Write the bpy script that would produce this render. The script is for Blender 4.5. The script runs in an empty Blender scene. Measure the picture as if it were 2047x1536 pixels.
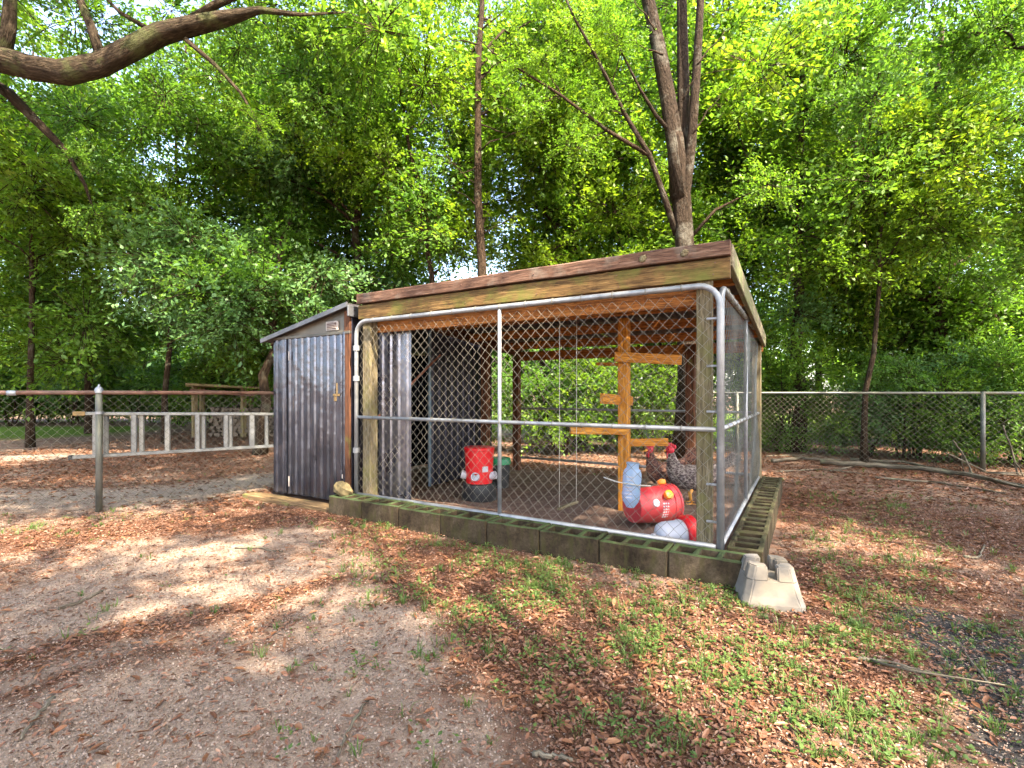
import bpy, bmesh, math, random
import numpy as np
from mathutils import Vector, Matrix
R = math.radians
random.seed(7)
RNG = np.random.default_rng(11)
scn = bpy.context.scene
COL = scn.collection

# ------------------------------------------------------------------ camera, sky, sun, exposure
FPX, CX, HY, H = 991.0, 1023.5, 786.0, 1.06      # focal length in photo pixels, principal x, horizon row, eye height
cam_d = bpy.data.cameras.new('camera'); cam = bpy.data.objects.new('camera', cam_d); COL.objects.link(cam)
cam.location = (0, 0, H); cam.rotation_euler = (R(90), 0, 0)
cam_d.sensor_width = 36; cam_d.lens = 36 * FPX / 2047
cam_d.shift_y = (HY - 768) / 2047
cam_d.clip_start = 0.02; cam_d.clip_end = 600
scn.camera = cam

SUN_AZ, SUN_EL = R(146), R(50)                    # azimuth measured from +Y (view direction) towards +X (right)
world = bpy.data.worlds.new('World'); scn.world = world; world.use_nodes = True
wn = world.node_tree.nodes; wl = world.node_tree.links
sky = wn.new('ShaderNodeTexSky'); sky.sky_type = 'NISHITA'; sky.sun_disc = False
sky.sun_elevation = SUN_EL; sky.sun_rotation = SUN_AZ; sky.dust_density = 2.5; sky.ozone_density = .6
wl.new(sky.outputs[0], wn['Background'].inputs[0]); wn['Background'].inputs[1].default_value = 0.15
sun_d = bpy.data.lights.new('sun', 'SUN'); sun = bpy.data.objects.new('sun', sun_d); COL.objects.link(sun)
sun_d.energy = 4.0; sun_d.angle = R(0.5); sun_d.color = (1.0, 0.92, 0.76)
sd = Vector((math.sin(SUN_AZ) * math.cos(SUN_EL), math.cos(SUN_AZ) * math.cos(SUN_EL), math.sin(SUN_EL)))
sun.rotation_euler = (-sd).to_track_quat('-Z', 'Y').to_euler(); sun.location = sd * 40
scn.view_settings.view_transform = 'Standard'; scn.view_settings.look = 'None'
scn.view_settings.gamma = 1.0; scn.view_settings.use_curve_mapping = False
scn.view_settings.exposure = 2.9
scn.view_settings.use_white_balance = True; scn.view_settings.white_balance_temperature = 7000; scn.view_settings.white_balance_tint = 10
cy = scn.cycles
cy.use_denoising = True; cy.max_bounces = 12; cy.diffuse_bounces = 8; cy.glossy_bounces = 3
cy.transmission_bounces = 8; cy.transparent_max_bounces = 6; cy.use_adaptive_sampling = True; cy.adaptive_threshold = 0.02
cy.sample_clamp_indirect = 6.0
scn.render.use_persistent_data = False

# ------------------------------------------------------------------ measuring helpers
def at(px, py, Y):
    return Vector(((px - CX) / FPX * Y, Y, H - (py - HY) / FPX * Y))
def gp(px, py, z=0.0):
    Y = FPX * (H - z) / (py - HY)
    return Vector(((px - CX) / FPX * Y, Y, z))
P0 = Vector((1.227, 2.915, 0)); U = Vector((-0.861, 0.508, 0)).normalized(); Vd = Vector((0.508, 0.861, 0)).normalized()
UP = Vector((0, 0, 1))
def W(a, b, z=0.0):                              # pen coordinates: a along the front to the left, b to the back
    return P0 + U * a + Vd * b + UP * z
def a_at(px, b=0.0):
    k = (px - CX) / FPX; q = P0 + Vd * b
    return (q.x - k * q.y) / (k * U.y - U.x)
def z_at(py, p):
    return H - (py - HY) / FPX * p.y
PEN_W, PEN_D = 3.02, 2.86

def gh(x, y):                                    # ground height, numpy friendly
    x = np.asarray(x, float); y = np.asarray(y, float)
    h = 0.010 * np.sin(1.3 * x + 0.7 * y) + 0.008 * np.sin(2.9 * y - 1.1 * x + 1.0) + 0.006 * np.sin(4.3 * x + 3.1 * y + 2)
    h += 0.004 * np.sin(9.1 * x - 5.3 * y) + 0.003 * np.sin(13.0 * y + 7.0 * x + .5)
    return h * 0.8
def ghf(x, y): return float(gh(x, y))

# ------------------------------------------------------------------ mesh builder
WL = {}
class MB:
    def __init__(s): s.v = []; s.f = []; s.g = []; s.mi = []; s.cm = 0
    def add(s, vs, fs, gs=None):
        o = len(s.v)
        s.v += [tuple(p) for p in vs]
        s.g += [tuple(p) for p in (gs if gs is not None else vs)]
        for q in fs: s.f.append(tuple(i + o for i in q)); s.mi.append(s.cm)
        return s
    def box(s, c, ax, ay, az, dims, bev=0.004, jit=0.0):
        """oriented box; ax is the grain direction"""
        c = Vector(c); d = [x / 2 for x in dims]; bev = min(bev, min(d) * 0.6)
        go = Vector((random.random() * 40, random.random() * 40, random.random() * 40))
        pts = []; idx = {}
        for sx in (-1, 1):
            for sy in (-1, 1):
                for sz in (-1, 1):
                    for k in range(3):
                        l = [sx * d[0], sy * d[1], sz * d[2]]
                        sg = (sx, sy, sz)
                        for m in range(3):
                            if m != k: l[m] -= sg[m] * bev
                        idx[(sx, sy, sz, k)] = len(pts); pts.append(l)
        fs = []
        for k in range(3):
            m, n = (k + 1) % 3, (k + 2) % 3
            for sg in (-1, 1):
                q = []
                for (sm, sn) in ((-1, -1), (1, -1), (1, 1), (-1, 1)):
                    t = [0, 0, 0]; t[k] = sg; t[m] = sm; t[n] = sn; q.append(idx[(*t, k)])
                fs.append(q if sg > 0 else q[::-1])
        for k in range(3):                       # edges along axis k
            m, n = (k + 1) % 3, (k + 2) % 3
            for sm in (-1, 1):
                for sn in (-1, 1):
                    t1 = [0, 0, 0]; t1[m] = sm; t1[n] = sn; t2 = t1[:]; t1[k] = -1; t2[k] = 1
                    q = [idx[(*t1, m)], idx[(*t2, m)], idx[(*t2, n)], idx[(*t1, n)]]
                    fs.append(q if sm * sn < 0 else q[::-1])
        for sx in (-1, 1):
            for sy in (-1, 1):
                for sz in (-1, 1):
                    q = [idx[(sx, sy, sz, 0)], idx[(sx, sy, sz, 1)], idx[(sx, sy, sz, 2)]]
                    fs.append(q if sx * sy * sz > 0 else q[::-1])
        vs = []; gs = []
        for l in pts:
            p = c + ax * l[0] + ay * l[1] + az * l[2]
            if jit: p += Vector((random.uniform(-jit, jit), random.uniform(-jit, jit), random.uniform(-jit, jit)))
            vs.append(p); gs.append(go + Vector(l))
        return s.add(vs, fs, gs)
    def beam(s, p, q, wid, hei, up=UP, bev=0.004, jit=0.0, ext=0.0):
        p = Vector(p); q = Vector(q); ax = (q - p).normalized(); ay = up.cross(ax)
        if ay.length < 1e-4: ay = Vector((1, 0, 0))
        ay.normalize(); az = ax.cross(ay)
        return s.box((p + q) / 2, ax, ay, az, ((q - p).length + ext, wid, hei), bev, jit)
    def tube(s, pts, rad, n=10, cap=True, wob=0.0, bump=0.0):
        pts = [Vector(p) for p in pts]; m = len(pts)
        if not hasattr(rad, '__len__'): rad = [rad] * m
        go = random.random() * 30; L = 0; vs = []; gs = []; fs = []
        t0 = (pts[1] - pts[0]).normalized()
        nx = t0.orthogonal().normalized()
        for i in range(m):
            t = (pts[min(i + 1, m - 1)] - pts[max(i - 1, 0)]).normalized()
            nx = (nx - t * nx.dot(t)).normalized(); ny = t.cross(nx)
            if i: L += (pts[i] - pts[i - 1]).length
            for k in range(n):
                a = 2 * math.pi * k / n
                r = rad[i] * (1 + wob * math.sin(3 * a + i * .9 + go) * .5 + random.uniform(-bump, bump))
                vs.append(pts[i] + (nx * math.cos(a) + ny * math.sin(a)) * r)
                gs.append((go + L, rad[i] * math.cos(a), rad[i] * math.sin(a)))
        for i in range(m - 1):
            for k in range(n):
                k2 = (k + 1) % n
                fs.append((i * n + k, i * n + k2, (i + 1) * n + k2, (i + 1) * n + k))
        if cap: fs.append(tuple(range(n))[::-1]); fs.append(tuple((m - 1) * n + k for k in range(n)))
        return s.add(vs, fs, gs)
    def lathe(s, prof, o, axis, n=24, cap=True):
        """prof: (distance along axis, radius)"""
        o = Vector(o); axis = Vector(axis).normalized(); nx = axis.orthogonal().normalized(); ny = axis.cross(nx)
        vs = []; fs = []; gs = []; m = len(prof)
        for (t, r) in prof:
            for k in range(n):
                a = 2 * math.pi * k / n
                vs.append(o + axis * t + (nx * math.cos(a) + ny * math.sin(a)) * r); gs.append((t, r * math.cos(a), r * math.sin(a)))
        for i in range(m - 1):
            for k in range(n):
                k2 = (k + 1) % n; fs.append((i * n + k, i * n + k2, (i + 1) * n + k2, (i + 1) * n + k))
        if cap:
            fs.append(tuple(range(n))[::-1]); fs.append(tuple((m - 1) * n + k for k in range(n)))
        return s.add(vs, fs, gs)
    def ball(s, c, rx, ry=None, rz=None, n=12, m=8, noise=0.0, rot=None):
        c = Vector(c); ry = ry or rx; rz = rz or rx; vs = []; fs = []
        for i in range(m + 1):
            th = math.pi * i / m
            for k in range(n):
                a = 2 * math.pi * k / n; q = 1 + random.uniform(-noise, noise)
                p = Vector((rx * math.sin(th) * math.cos(a), ry * math.sin(th) * math.sin(a), rz * math.cos(th))) * q
                if rot: p = rot @ p
                vs.append(c + p)
        for i in range(m):
            for k in range(n):
                k2 = (k + 1) % n; fs.append((i * n + k, (i + 1) * n + k, (i + 1) * n + k2, i * n + k2))
        return s.add(vs, fs)
    def build(s, name, mat, parent=None, smooth=False, kind=None, origin='center'):
        A = np.array(s.v, float)
        lo, hi = A.min(0), A.max(0)
        o = (lo + hi) / 2
        if origin == 'base': o[2] = lo[2]
        me = bpy.data.meshes.new(name); me.from_pydata((A - o).tolist(), [], s.f)
        at_ = me.attributes.new('gc', 'FLOAT_VECTOR', 'POINT'); at_.data.foreach_set('vector', np.array(s.g, np.float32).ravel())
        for m_ in (mat if isinstance(mat, (list, tuple)) else [mat]): me.materials.append(m_)
        if isinstance(mat, (list, tuple)): me.polygons.foreach_set('material_index', s.mi)
        if smooth:
            me.polygons.foreach_set('use_smooth', [True] * len(me.polygons))
            if smooth == 'auto': me.set_sharp_from_angle(angle=R(40))
        me.validate(); me.update()
        ob = bpy.data.objects.new(name, me); COL.objects.link(ob)
        wlc = Vector(o); WL[ob] = wlc
        if parent is not None: ob.parent = parent; ob.location = wlc - WL[parent]
        else: ob.location = wlc
        if kind: ob['kind'] = kind
        return ob
def tag(o, label, cat, group=None):
    o['label'] = label; o['category'] = cat
    if group: o['group'] = group
    return o
def thing(name, label, cat, loc=(0, 0, 0), group=None):
    o = bpy.data.objects.new(name, None); COL.objects.link(o); o.location = loc; o.empty_display_size = .1
    WL[o] = Vector(loc); return tag(o, label, cat, group)
def copy_part(o, parent, wloc, rot=(0, 0, 0), scale=(1, 1, 1)):
    c = o.copy(); COL.objects.link(c); c.parent = parent
    c.location = Vector(wloc) - WL[parent]; c.rotation_euler = rot; c.scale = scale; WL[c] = Vector(wloc)
    return c

# ------------------------------------------------------------------ materials
def lin(r, g, b):                                # 0..255 display colour to linear
    f = lambda c: (c / 255 / 12.92) if c / 255 < .04045 else ((c / 255 + .055) / 1.055) ** 2.4
    return (f(r), f(g), f(b), 1)
class NT:
    def __init__(s, name):
        s.m = bpy.data.materials.new(name); s.m.use_nodes = True; s.t = s.m.node_tree; s.t.nodes.clear()
        s.out = s.n('ShaderNodeOutputMaterial')
    def n(s, ty, **kw):
        q = s.t.nodes.new(ty)
        for k, v in kw.items(): setattr(q, k, v)
        return q
    def l(s, a, b): s.t.links.new(a, b)
    def attr(s, name): return s.n('ShaderNodeAttribute', attribute_name=name)
    def mapping(s, vec, scale, loc=(0, 0, 0)):
        q = s.n('ShaderNodeMapping'); s.l(vec, q.inputs[0]); q.inputs[3].default_value = scale; q.inputs[1].default_value = loc; return q.outputs[0]
    def noise(s, vec, sc, det=4, rough=.55, dist=0):
        q = s.n('ShaderNodeTexNoise'); s.l(vec, q.inputs['Vector']); q.inputs['Scale'].default_value = sc; q.inputs['Detail'].default_value = det
        q.inputs['Roughness'].default_value = rough; q.inputs['Distortion'].default_value = dist; return q.outputs[0]
    def ramp(s, fac, stops, interp='LINEAR'):
        q = s.n('ShaderNodeValToRGB'); q.color_ramp.interpolation = interp; s.l(fac, q.inputs[0]); e = q.color_ramp.elements
        while len(e) < len(stops): e.new(.5)
        for i, (p, c) in enumerate(stops): e[i].position = p; e[i].color = c if len(c) == 4 else (*c, 1)
        return q.outputs[0]
    def mix(s, fac, a, b, mode='MIX'):
        q = s.n('ShaderNodeMix', data_type='RGBA', blend_type=mode)
        for sock, v in ((q.inputs[0], fac), (q.inputs[6], a), (q.inputs[7], b)):
            if hasattr(v, 'is_linked'): s.l(v, sock)
            else: sock.default_value = v
        return q.outputs[2]
    def math(s, op, a, b=0.0, clamp=False):
        q = s.n('ShaderNodeMath', operation=op, use_clamp=clamp)
        for sock, v in ((q.inputs[0], a), (q.inputs[1], b)):
            if hasattr(v, 'is_linked'): s.l(v, sock)
            else: sock.default_value = v
        return q.outputs[0]
    def bump(s, h, st=.3, d=.01):
        q = s.n('ShaderNodeBump'); q.inputs['Strength'].default_value = st; q.inputs['Distance'].default_value = d; s.l(h, q.inputs['Height']); return q.outputs[0]
    def pbsdf(s, col, rough=.7, metal=0.0, normal=None, spec=.5):
        q = s.n('ShaderNodeBsdfPrincipled')
        for sock, v in ((q.inputs['Base Color'], col), (q.inputs['Roughness'], rough), (q.inputs['Metallic'], metal)):
            if hasattr(v, 'is_linked'): s.l(v, sock)
            else: sock.default_value = v
        q.inputs['Specular IOR Level'].default_value = spec
        if normal is not None: s.l(normal, q.inputs['Normal'])
        s.l(q.outputs[0], s.out.inputs[0]); return q

def wood_mat(name, c1, c2, c3, moss=0.0, mosscol=(.10, .13, .03, 1), rough=.8, knots=False):
    k = NT(name); g = k.attr('gc').outputs['Vector']
    g1 = k.mapping(g, (1.2, 16, 16)); n1 = k.noise(g1, 3.0, 6, .6, .6)
    n2 = k.noise(k.mapping(g, (3, 60, 60)), 4.0, 3, .6)
    n3 = k.noise(g, 5.0, 4, .6)
    col = k.ramp(n1, [(.30, c1), (.52, c2), (.72, c3)])
    col = k.mix(k.ramp(n2, [(.38, (.55, .55, .55)), (.6, (1, 1, 1))]), (0, 0, 0, 1), col) if False else k.mix(1.0, col, k.ramp(n2, [(.36, (.40, .38, .36)), (.56, (1.08, 1.08, 1.08))]), 'MULTIPLY')
    if moss > 0:
        f = k.ramp(n3, [(.62 - moss * .3, (0, 0, 0)), (.78 - moss * .25, (1, 1, 1))])
        col = k.mix(k.math('MULTIPLY', f, .8), col, mosscol)
    if knots:
        vor = k.n('ShaderNodeTexVoronoi'); k.l(k.mapping(g, (1.0, 3.2, 3.2)), vor.inputs['Vector']); vor.inputs['Scale'].default_value = 3.0
        f = k.ramp(vor.outputs['Distance'], [(.05, (1, 1, 1)), (.12, (0, 0, 0))]); col = k.mix(k.math('MULTIPLY', f, .7), col, (c1[0] * .5, c1[1] * .45, c1[2] * .4, 1))
    k.pbsdf(col, rough, 0, k.bump(k.math('ADD', n1, n2), .5, .004), .25); return k.m
def plain(name, col, rough=.5, metal=0.0, var=.15, sc=14, spec=.5, bump=.1, dirt=None):
    k = NT(name); g = k.attr('gc').outputs['Vector']; n1 = k.noise(g, sc, 5, .6); n2 = k.noise(g, sc * .25, 4)
    d = tuple(c * (1 - var * 2) for c in col[:3]); e = tuple(min(1, c * (1 + var)) for c in col[:3])
    c_ = k.ramp(n1, [(.3, d), (.7, e)])
    if dirt: c_ = k.mix(k.math('MULTIPLY', k.ramp(n2, [(.45, (0, 0, 0)), (.7, (1, 1, 1))]), .6), c_, dirt)
    r = k.math('ADD', k.math('MULTIPLY', n2, .25), rough - .12)
    k.pbsdf(c_, r, metal, k.bump(n1, bump, .003), spec); return k.m

M = {}
M['fascia_red'] = wood_mat('red_brown_timber', (.045, .022, .015), (.125, .064, .043), (.22, .135, .098), .30, (.17, .14, .115, 1))
M['fascia_green'] = wood_mat('mossy_timber', (.050, .026, .010), (.145, .080, .028), (.25, .155, .062), .52, (.115, .118, .024, 1))
M['post_grey'] = wood_mat('weathered_post', (.09, .068, .036), (.17, .135, .080), (.25, .205, .140), .35, (.13, .12, .04, 1))
M['post_dark'] = wood_mat('dark_red_post', (.035, .014, .008), (.10, .038, .018), (.17, .07, .035), .1)
M['orange'] = wood_mat('fresh_orange_pine', (.30, .10, .012), (.50, .20, .025), (.62, .29, .05), 0, rough=.6, knots=True)
M['purlin'] = wood_mat('orange_purlin', (.17, .06, .015), (.36, .13, .03), (.46, .20, .05), 0, rough=.65)
M['rake'] = wood_mat('grey_rake_board', (.10, .08, .05), (.20, .17, .11), (.30, .26, .18), .5, (.14, .16, .06, 1))
M['plank'] = wood_mat('base_plank', (.07, .04, .02), (.16, .10, .05), (.27, .18, .09), .2)
M['galv'] = plain('galvanised_pipe', (.30, .31, .335), .42, .45, .18, 16, dirt=(.17, .155, .13, 1))
M['wire'] = plain('galvanised_wire', (.17, .152, .125), .5, .2, .10, 30)
M['wire_dull'] = plain('dull_grey_wire', (.11, .12, .12), .5, .3, .2, 30)
M['wire_old'] = plain('old_wire', (.13, .115, .085), .55, .25, .2, 30)
M['rail_rust'] = plain('rusty_rail', (.15, .065, .04), .7, .1, .35, 9, dirt=(.16, .13, .11, 1))
M['post_galv'] = plain('old_galvanised_post', (.12, .122, .11), .5, .3, .2, 7, dirt=(.13, .115, .035, 1))
M['alu'] = plain('aluminium', (.20, .205, .21), .38, .6, .12, 10, dirt=(.35, .33, .28, 1))
M['concrete'] = plain('pale_concrete', (.175, .158, .145), .9, 0, .12, 18, .2, .4, (.20, .155, .10, 1))
M['red_plastic'] = plain('red_plastic', (.62, .012, .018), .35, 0, .08, 6)
M['red_dull'] = plain('dull_red_plastic', (.50, .03, .04), .45, 0, .12, 6, dirt=(.35, .08, .06, 1))
M['white_plastic'] = plain('white_plastic', (.46, .45, .50), .4, 0, .05, 8, dirt=(.33, .28, .26, 1))
M['black_plastic'] = plain('black_plastic', (.025, .026, .028), .5, 0, .3, 8)
M['green_plastic'] = plain('green_plastic', (.01, .22, .09), .4, 0, .1, 8)
M['orange_plastic'] = plain('orange_plastic', (.85, .22, .01), .4, 0, .06, 8)
M['cap_blue'] = plain('dark_blue_cap', (.03, .035, .09), .4, 0, .1, 8)
M['cord'] = plain('white_cord', (.45, .42, .38), .8, 0, .1, 40)
M['brass'] = plain('brass_latch', (.24, .16, .075), .35, .7, .15, 30)
M['vent_white'] = plain('pale_vent', (.36, .31, .28), .5, 0, .08, 20)
M['vent_dark'] = plain('vent_slot', (.09, .04, .03), .7, 0, .1, 20)
M['blue_trim'] = plain('blue_steel_trim', (.12, .18, .24), .4, .4, .15, 12)
M['gable'] = plain('grey_gable_steel', (.085, .075, .062), .42, .35, .12, 6, dirt=(.22, .18, .14, 1))
M['roof_edge'] = plain('dark_roof_trim', (.12, .12, .13), .45, .4, .15, 9)
M['roof_sheet'] = plain('dark_roof_sheet', (.07, .06, .065), .6, .2, .2, 7)
M['broom'] = plain('red_brown_handle', (.28, .10, .06), .6, 0, .15, 20)
M['rock'] = plain('tan_rock', (.15, .115, .06), .9, 0, .25, 22, .2, .6)
M['firewood'] = wood_mat('grey_firewood', (.08, .06, .045), (.17, .13, .10), (.28, .23, .18), .1)
M['shed_timber'] = wood_mat('woodstore_timber', (.12, .09, .045), (.24, .18, .09), (.34, .27, .15), .2)
M['stick'] = wood_mat('grey_stick', (.07, .052, .036), (.14, .115, .085), (.23, .20, .155), .2, (.22, .24, .14, 1))

def jug_mat():
    k = NT('pale_blue_translucent_plastic'); g = k.attr('gc').outputs['Vector']
    q = k.pbsdf((.36, .50, .70, 1), .28, 0, None, .5); q.inputs['Transmission Weight'].default_value = .5; q.inputs['IOR'].default_value = 1.15
    return k.m
M['jug'] = jug_mat()
def block_mat(nm, moss):
    k = NT(nm); g = k.attr('gc').outputs['Vector']; gm = k.n('ShaderNodeNewGeometry')
    w = gm.outputs['Position']
    n1 = k.noise(w, 60, 5, .7); n2 = k.noise(w, 5.5, 5, .65, .4); n3 = k.noise(k.mapping(w, (9, 9, 2.2)), 3, 4, .6)
    col = k.ramp(n2, [(.3, (.018, .012, .008)), (.5, (.048, .034, .021)), (.72, (.095, .070, .046))])
    col = k.mix(1.0, col, k.ramp(n1, [(.3, (.55, .55, .55)), (.65, (1.15, 1.15, 1.15))]), 'MULTIPLY')
    col = k.mix(k.math('MULTIPLY', k.ramp(n3, [(.50, (0, 0, 0)), (.68, (1, 1, 1))]), .65), col, (.045, .042, .014, 1))
    sz = k.n('ShaderNodeSeparateXYZ'); k.l(gm.outputs['Normal'], sz.inputs[0])
    upm = k.math('MULTIPLY', k.math('GREATER_THAN', sz.outputs[2], .4), k.ramp(n2, [(.34, (0, 0, 0)), (.52, (1, 1, 1))]))
    col = k.mix(k.math('MULTIPLY', upm, moss), col, (.045, .078, .028, 1))
    k.pbsdf(col, .95, 0, k.bump(n1, .8, .004), .15); return k.m
M['block'] = block_mat('mossy_concrete_block', .7); M['block_side'] = block_mat('dark_concrete_block', .22)
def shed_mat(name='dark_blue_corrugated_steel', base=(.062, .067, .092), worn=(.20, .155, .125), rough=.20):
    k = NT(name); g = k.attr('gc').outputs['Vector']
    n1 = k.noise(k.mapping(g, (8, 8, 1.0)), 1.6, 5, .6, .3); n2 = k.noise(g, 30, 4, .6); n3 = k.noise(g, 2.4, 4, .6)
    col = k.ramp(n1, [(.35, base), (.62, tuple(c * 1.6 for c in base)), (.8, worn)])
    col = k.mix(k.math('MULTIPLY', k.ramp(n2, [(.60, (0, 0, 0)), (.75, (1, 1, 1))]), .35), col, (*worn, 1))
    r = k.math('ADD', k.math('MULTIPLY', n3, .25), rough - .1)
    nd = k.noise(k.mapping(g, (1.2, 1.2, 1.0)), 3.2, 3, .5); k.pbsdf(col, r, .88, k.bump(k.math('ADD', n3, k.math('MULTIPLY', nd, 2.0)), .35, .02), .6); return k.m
M['shed'] = shed_mat()
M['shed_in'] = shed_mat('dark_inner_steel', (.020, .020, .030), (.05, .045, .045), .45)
M['door_leaf'] = shed_mat('shiny_grey_door_steel', (.12, .12, .15), (.38, .34, .30), .26)
def bark_mat(name, c1, c2, c3, lichen=0.3, lcol=(.36, .38, .32, 1)):
    k = NT(name); g = k.attr('gc').outputs['Vector']
    n1 = k.noise(k.mapping(g, (1.6, 7, 7)), 6, 6, .65, .5); n2 = k.noise(g, 3.2, 5, .65); n3 = k.noise(g, 30, 3)
    col = k.ramp(n1, [(.3, c1), (.52, c2), (.75, c3)])
    col = k.mix(k.math('MULTIPLY', k.ramp(n2, [(.66 - lichen * .35, (0, 0, 0)), (.76 - lichen * .3, (1, 1, 1))]), .75), col, lcol)
    k.pbsdf(col, .92, 0, k.bump(k.math('ADD', n1, k.math('MULTIPLY', n3, .3)), 1.0, .05), .15); return k.m
M['bark_oak'] = bark_mat('oak_bark', (.012, .008, .005), (.045, .031, .020), (.12, .088, .058), .38, (.075, .082, .032, 1))
M['bark_pale'] = bark_mat('pale_lichen_bark', (.010, .006, .004), (.032, .021, .014), (.072, .050, .035), .36, (.125, .115, .095, 1))
M['bark_dark'] = bark_mat('slim_tree_bark', (.013, .008, .005), (.042, .026, .016), (.09, .06, .04), .28, (.10, .095, .07, 1))

def leaf_mat(name, stops, trans=.5, tint=(1.0, 1.0, .75)):
    k = NT(name); lc = k.attr('lc').outputs['Fac']; oi = k.n('ShaderNodeObjectInfo').outputs['Random']
    f = k.math('ADD', k.math('MULTIPLY', lc, .62), k.math('MULTIPLY', oi, .38), True)
    col = k.ramp(f, stops)
    d = k.n('ShaderNodeBsdfPrincipled'); k.l(col, d.inputs['Base Color']); d.inputs['Roughness'].default_value = .45; d.inputs['Specular IOR Level'].default_value = .35
    t = k.n('ShaderNodeBsdfTranslucent'); tc = k.mix(1.0, col, (tint[0] * 1.5, tint[1] * 1.5, tint[2], 1), 'MULTIPLY'); k.l(tc, t.inputs[0])
    mx = k.n('ShaderNodeMixShader'); mx.inputs[0].default_value = trans
    k.l(d.outputs[0], mx.inputs[1]); k.l(t.outputs[0], mx.inputs[2]); k.l(mx.outputs[0], k.out.inputs[0]); return k.m
M['leaf_bright'] = leaf_mat('bright_green_leaf', [(.05, (.060, .140, .020)), (.45, (.105, .215, .026)), (.75, (.165, .275, .030)), (1, (.28, .34, .03))], .52)
M['leaf_mid'] = leaf_mat('mid_green_leaf', [(.05, (.052, .130, .024)), (.5, (.092, .195, .032)), (.85, (.145, .255, .036)), (1, (.22, .30, .03))], .5)
M['leaf_cool'] = leaf_mat('cool_green_leaf', [(.05, (.062, .145, .052)), (.5, (.100, .205, .072)), (.9, (.15, .25, .075)), (1, (.20, .28, .07))], .42)
M['leaf_yellow'] = leaf_mat('yellow_green_leaf', [(.05, (.080, .155, .018)), (.5, (.145, .245, .026)), (.85, (.225, .31, .03)), (1, (.36, .36, .04))], .55)
M['grass'] = leaf_mat('grass_blade', [(.05, (.040, .080, .020)), (.5, (.080, .135, .032)), (.9, (.13, .165, .045)), (1, (.22, .19, .08))], .3)
M['litter'] = leaf_mat('dry_leaf', [(.0, (.050, .021, .013)), (.35, (.12, .048, .025)), (.7, (.20, .085, .042)), (.93, (.28, .14, .065)), (1, (.34, .22, .12))], .10, (1, .7, .4))
M['chips'] = leaf_mat('mulch_chip', [(.0, (.050, .024, .016)), (.3, (.115, .050, .030)), (.55, (.185, .092, .055)), (.85, (.27, .17, .120)), (1, (.36, .27, .21))], .05, (1, .7, .5))

M['crumb'] = leaf_mat('soil_crumb', [(.0, (.11, .062, .043)), (.4, (.19, .125, .095)), (.75, (.27, .20, .16)), (1, (.36, .28, .23))], .02, (1, .8, .6))
M['mulch_red'] = leaf_mat('red_mulch_chip', [(.0, (.040, .017, .011)), (.35, (.105, .044, .026)), (.7, (.175, .080, .048)), (.92, (.24, .13, .085)), (1, (.32, .22, .16))], .05, (1, .7, .5))
# ------------------------------------------------------------------ ground
def seg_w(x, y, pts, wid):                       # 1 on a polyline in world metres, fading over wid
    best = np.full(np.shape(x), 1e9)
    for p, q in zip(pts[:-1], pts[1:]):
        dx, dy = q.x - p.x, q.y - p.y; L2 = dx * dx + dy * dy + 1e-9
        t = np.clip(((x - p.x) * dx + (y - p.y) * dy) / L2, 0, 1)
        best = np.minimum(best, np.hypot(x - p.x - t * dx, y - p.y - t * dy))
    return np.exp(-(best / wid) ** 2)
def G(*p): return [gp(*q) for q in p]
SAND = [(G((0, 1200), (280, 1135), (560, 1075), (640, 1070)), .22), (G((-60, 1275), (350, 1190), (560, 1150)), .15),
        (G((100, 1450), (500, 1400), (800, 1330), (820, 1250)), .20), (G((300, 1520), (700, 1500), (900, 1480)), .18),
        (G((700, 1200), (760, 1260), (640, 1330)), .22), (G((-100, 1540), (200, 1480)), .2)]
MULCH = [(G((0, 1330), (200, 1275), (450, 1225), (660, 1160)), .10), (G((-50, 1085), (300, 1060), (640, 1030)), .35),
         (G((-50, 1420), (120, 1360), (330, 1300)), .08), (G((850, 1200), (1000, 1260), (1300, 1500)), .30), (G((0, 1500), (200, 1420), (330, 1400)), .05),
         (G((1560, 1010), (1750, 1030), (2050, 1080)), .6), (G((1650, 1180), (1850, 1160)), .4), (G((1350, 1300), (1700, 1330)), .3), (G((1250, 1250), (900, 1130), (700, 1060)), .3)]
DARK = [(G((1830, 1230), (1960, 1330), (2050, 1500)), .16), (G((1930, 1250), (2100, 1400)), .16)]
PATH = [(G((-600, 1010), (0, 1000), (330, 990), (520, 960)), .55), (G((-300, 925), (100, 915)), .4)]
LAWN = [([Vector((-40, 13.5, 0)), Vector((-12.6, 13.5, 0))], 2.6), ([Vector((4, 18.5, 0)), Vector((40, 16.5, 0))], 7.5), ([Vector((-30, 30, 0)), Vector((2, 30, 0))], 7.0)]
def vnoise(x, y, s, seed):
    g = np.random.default_rng(seed); ph = g.uniform(0, 6.28, 8); an = g.uniform(0, 6.28, 8); fr = s * g.uniform(.6, 2.2, 8)
    return sum(np.sin((x * np.cos(a) + y * np.sin(a)) * f_ + p) for a, f_, p in zip(an, fr, ph)) / 8 * 1.6
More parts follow.
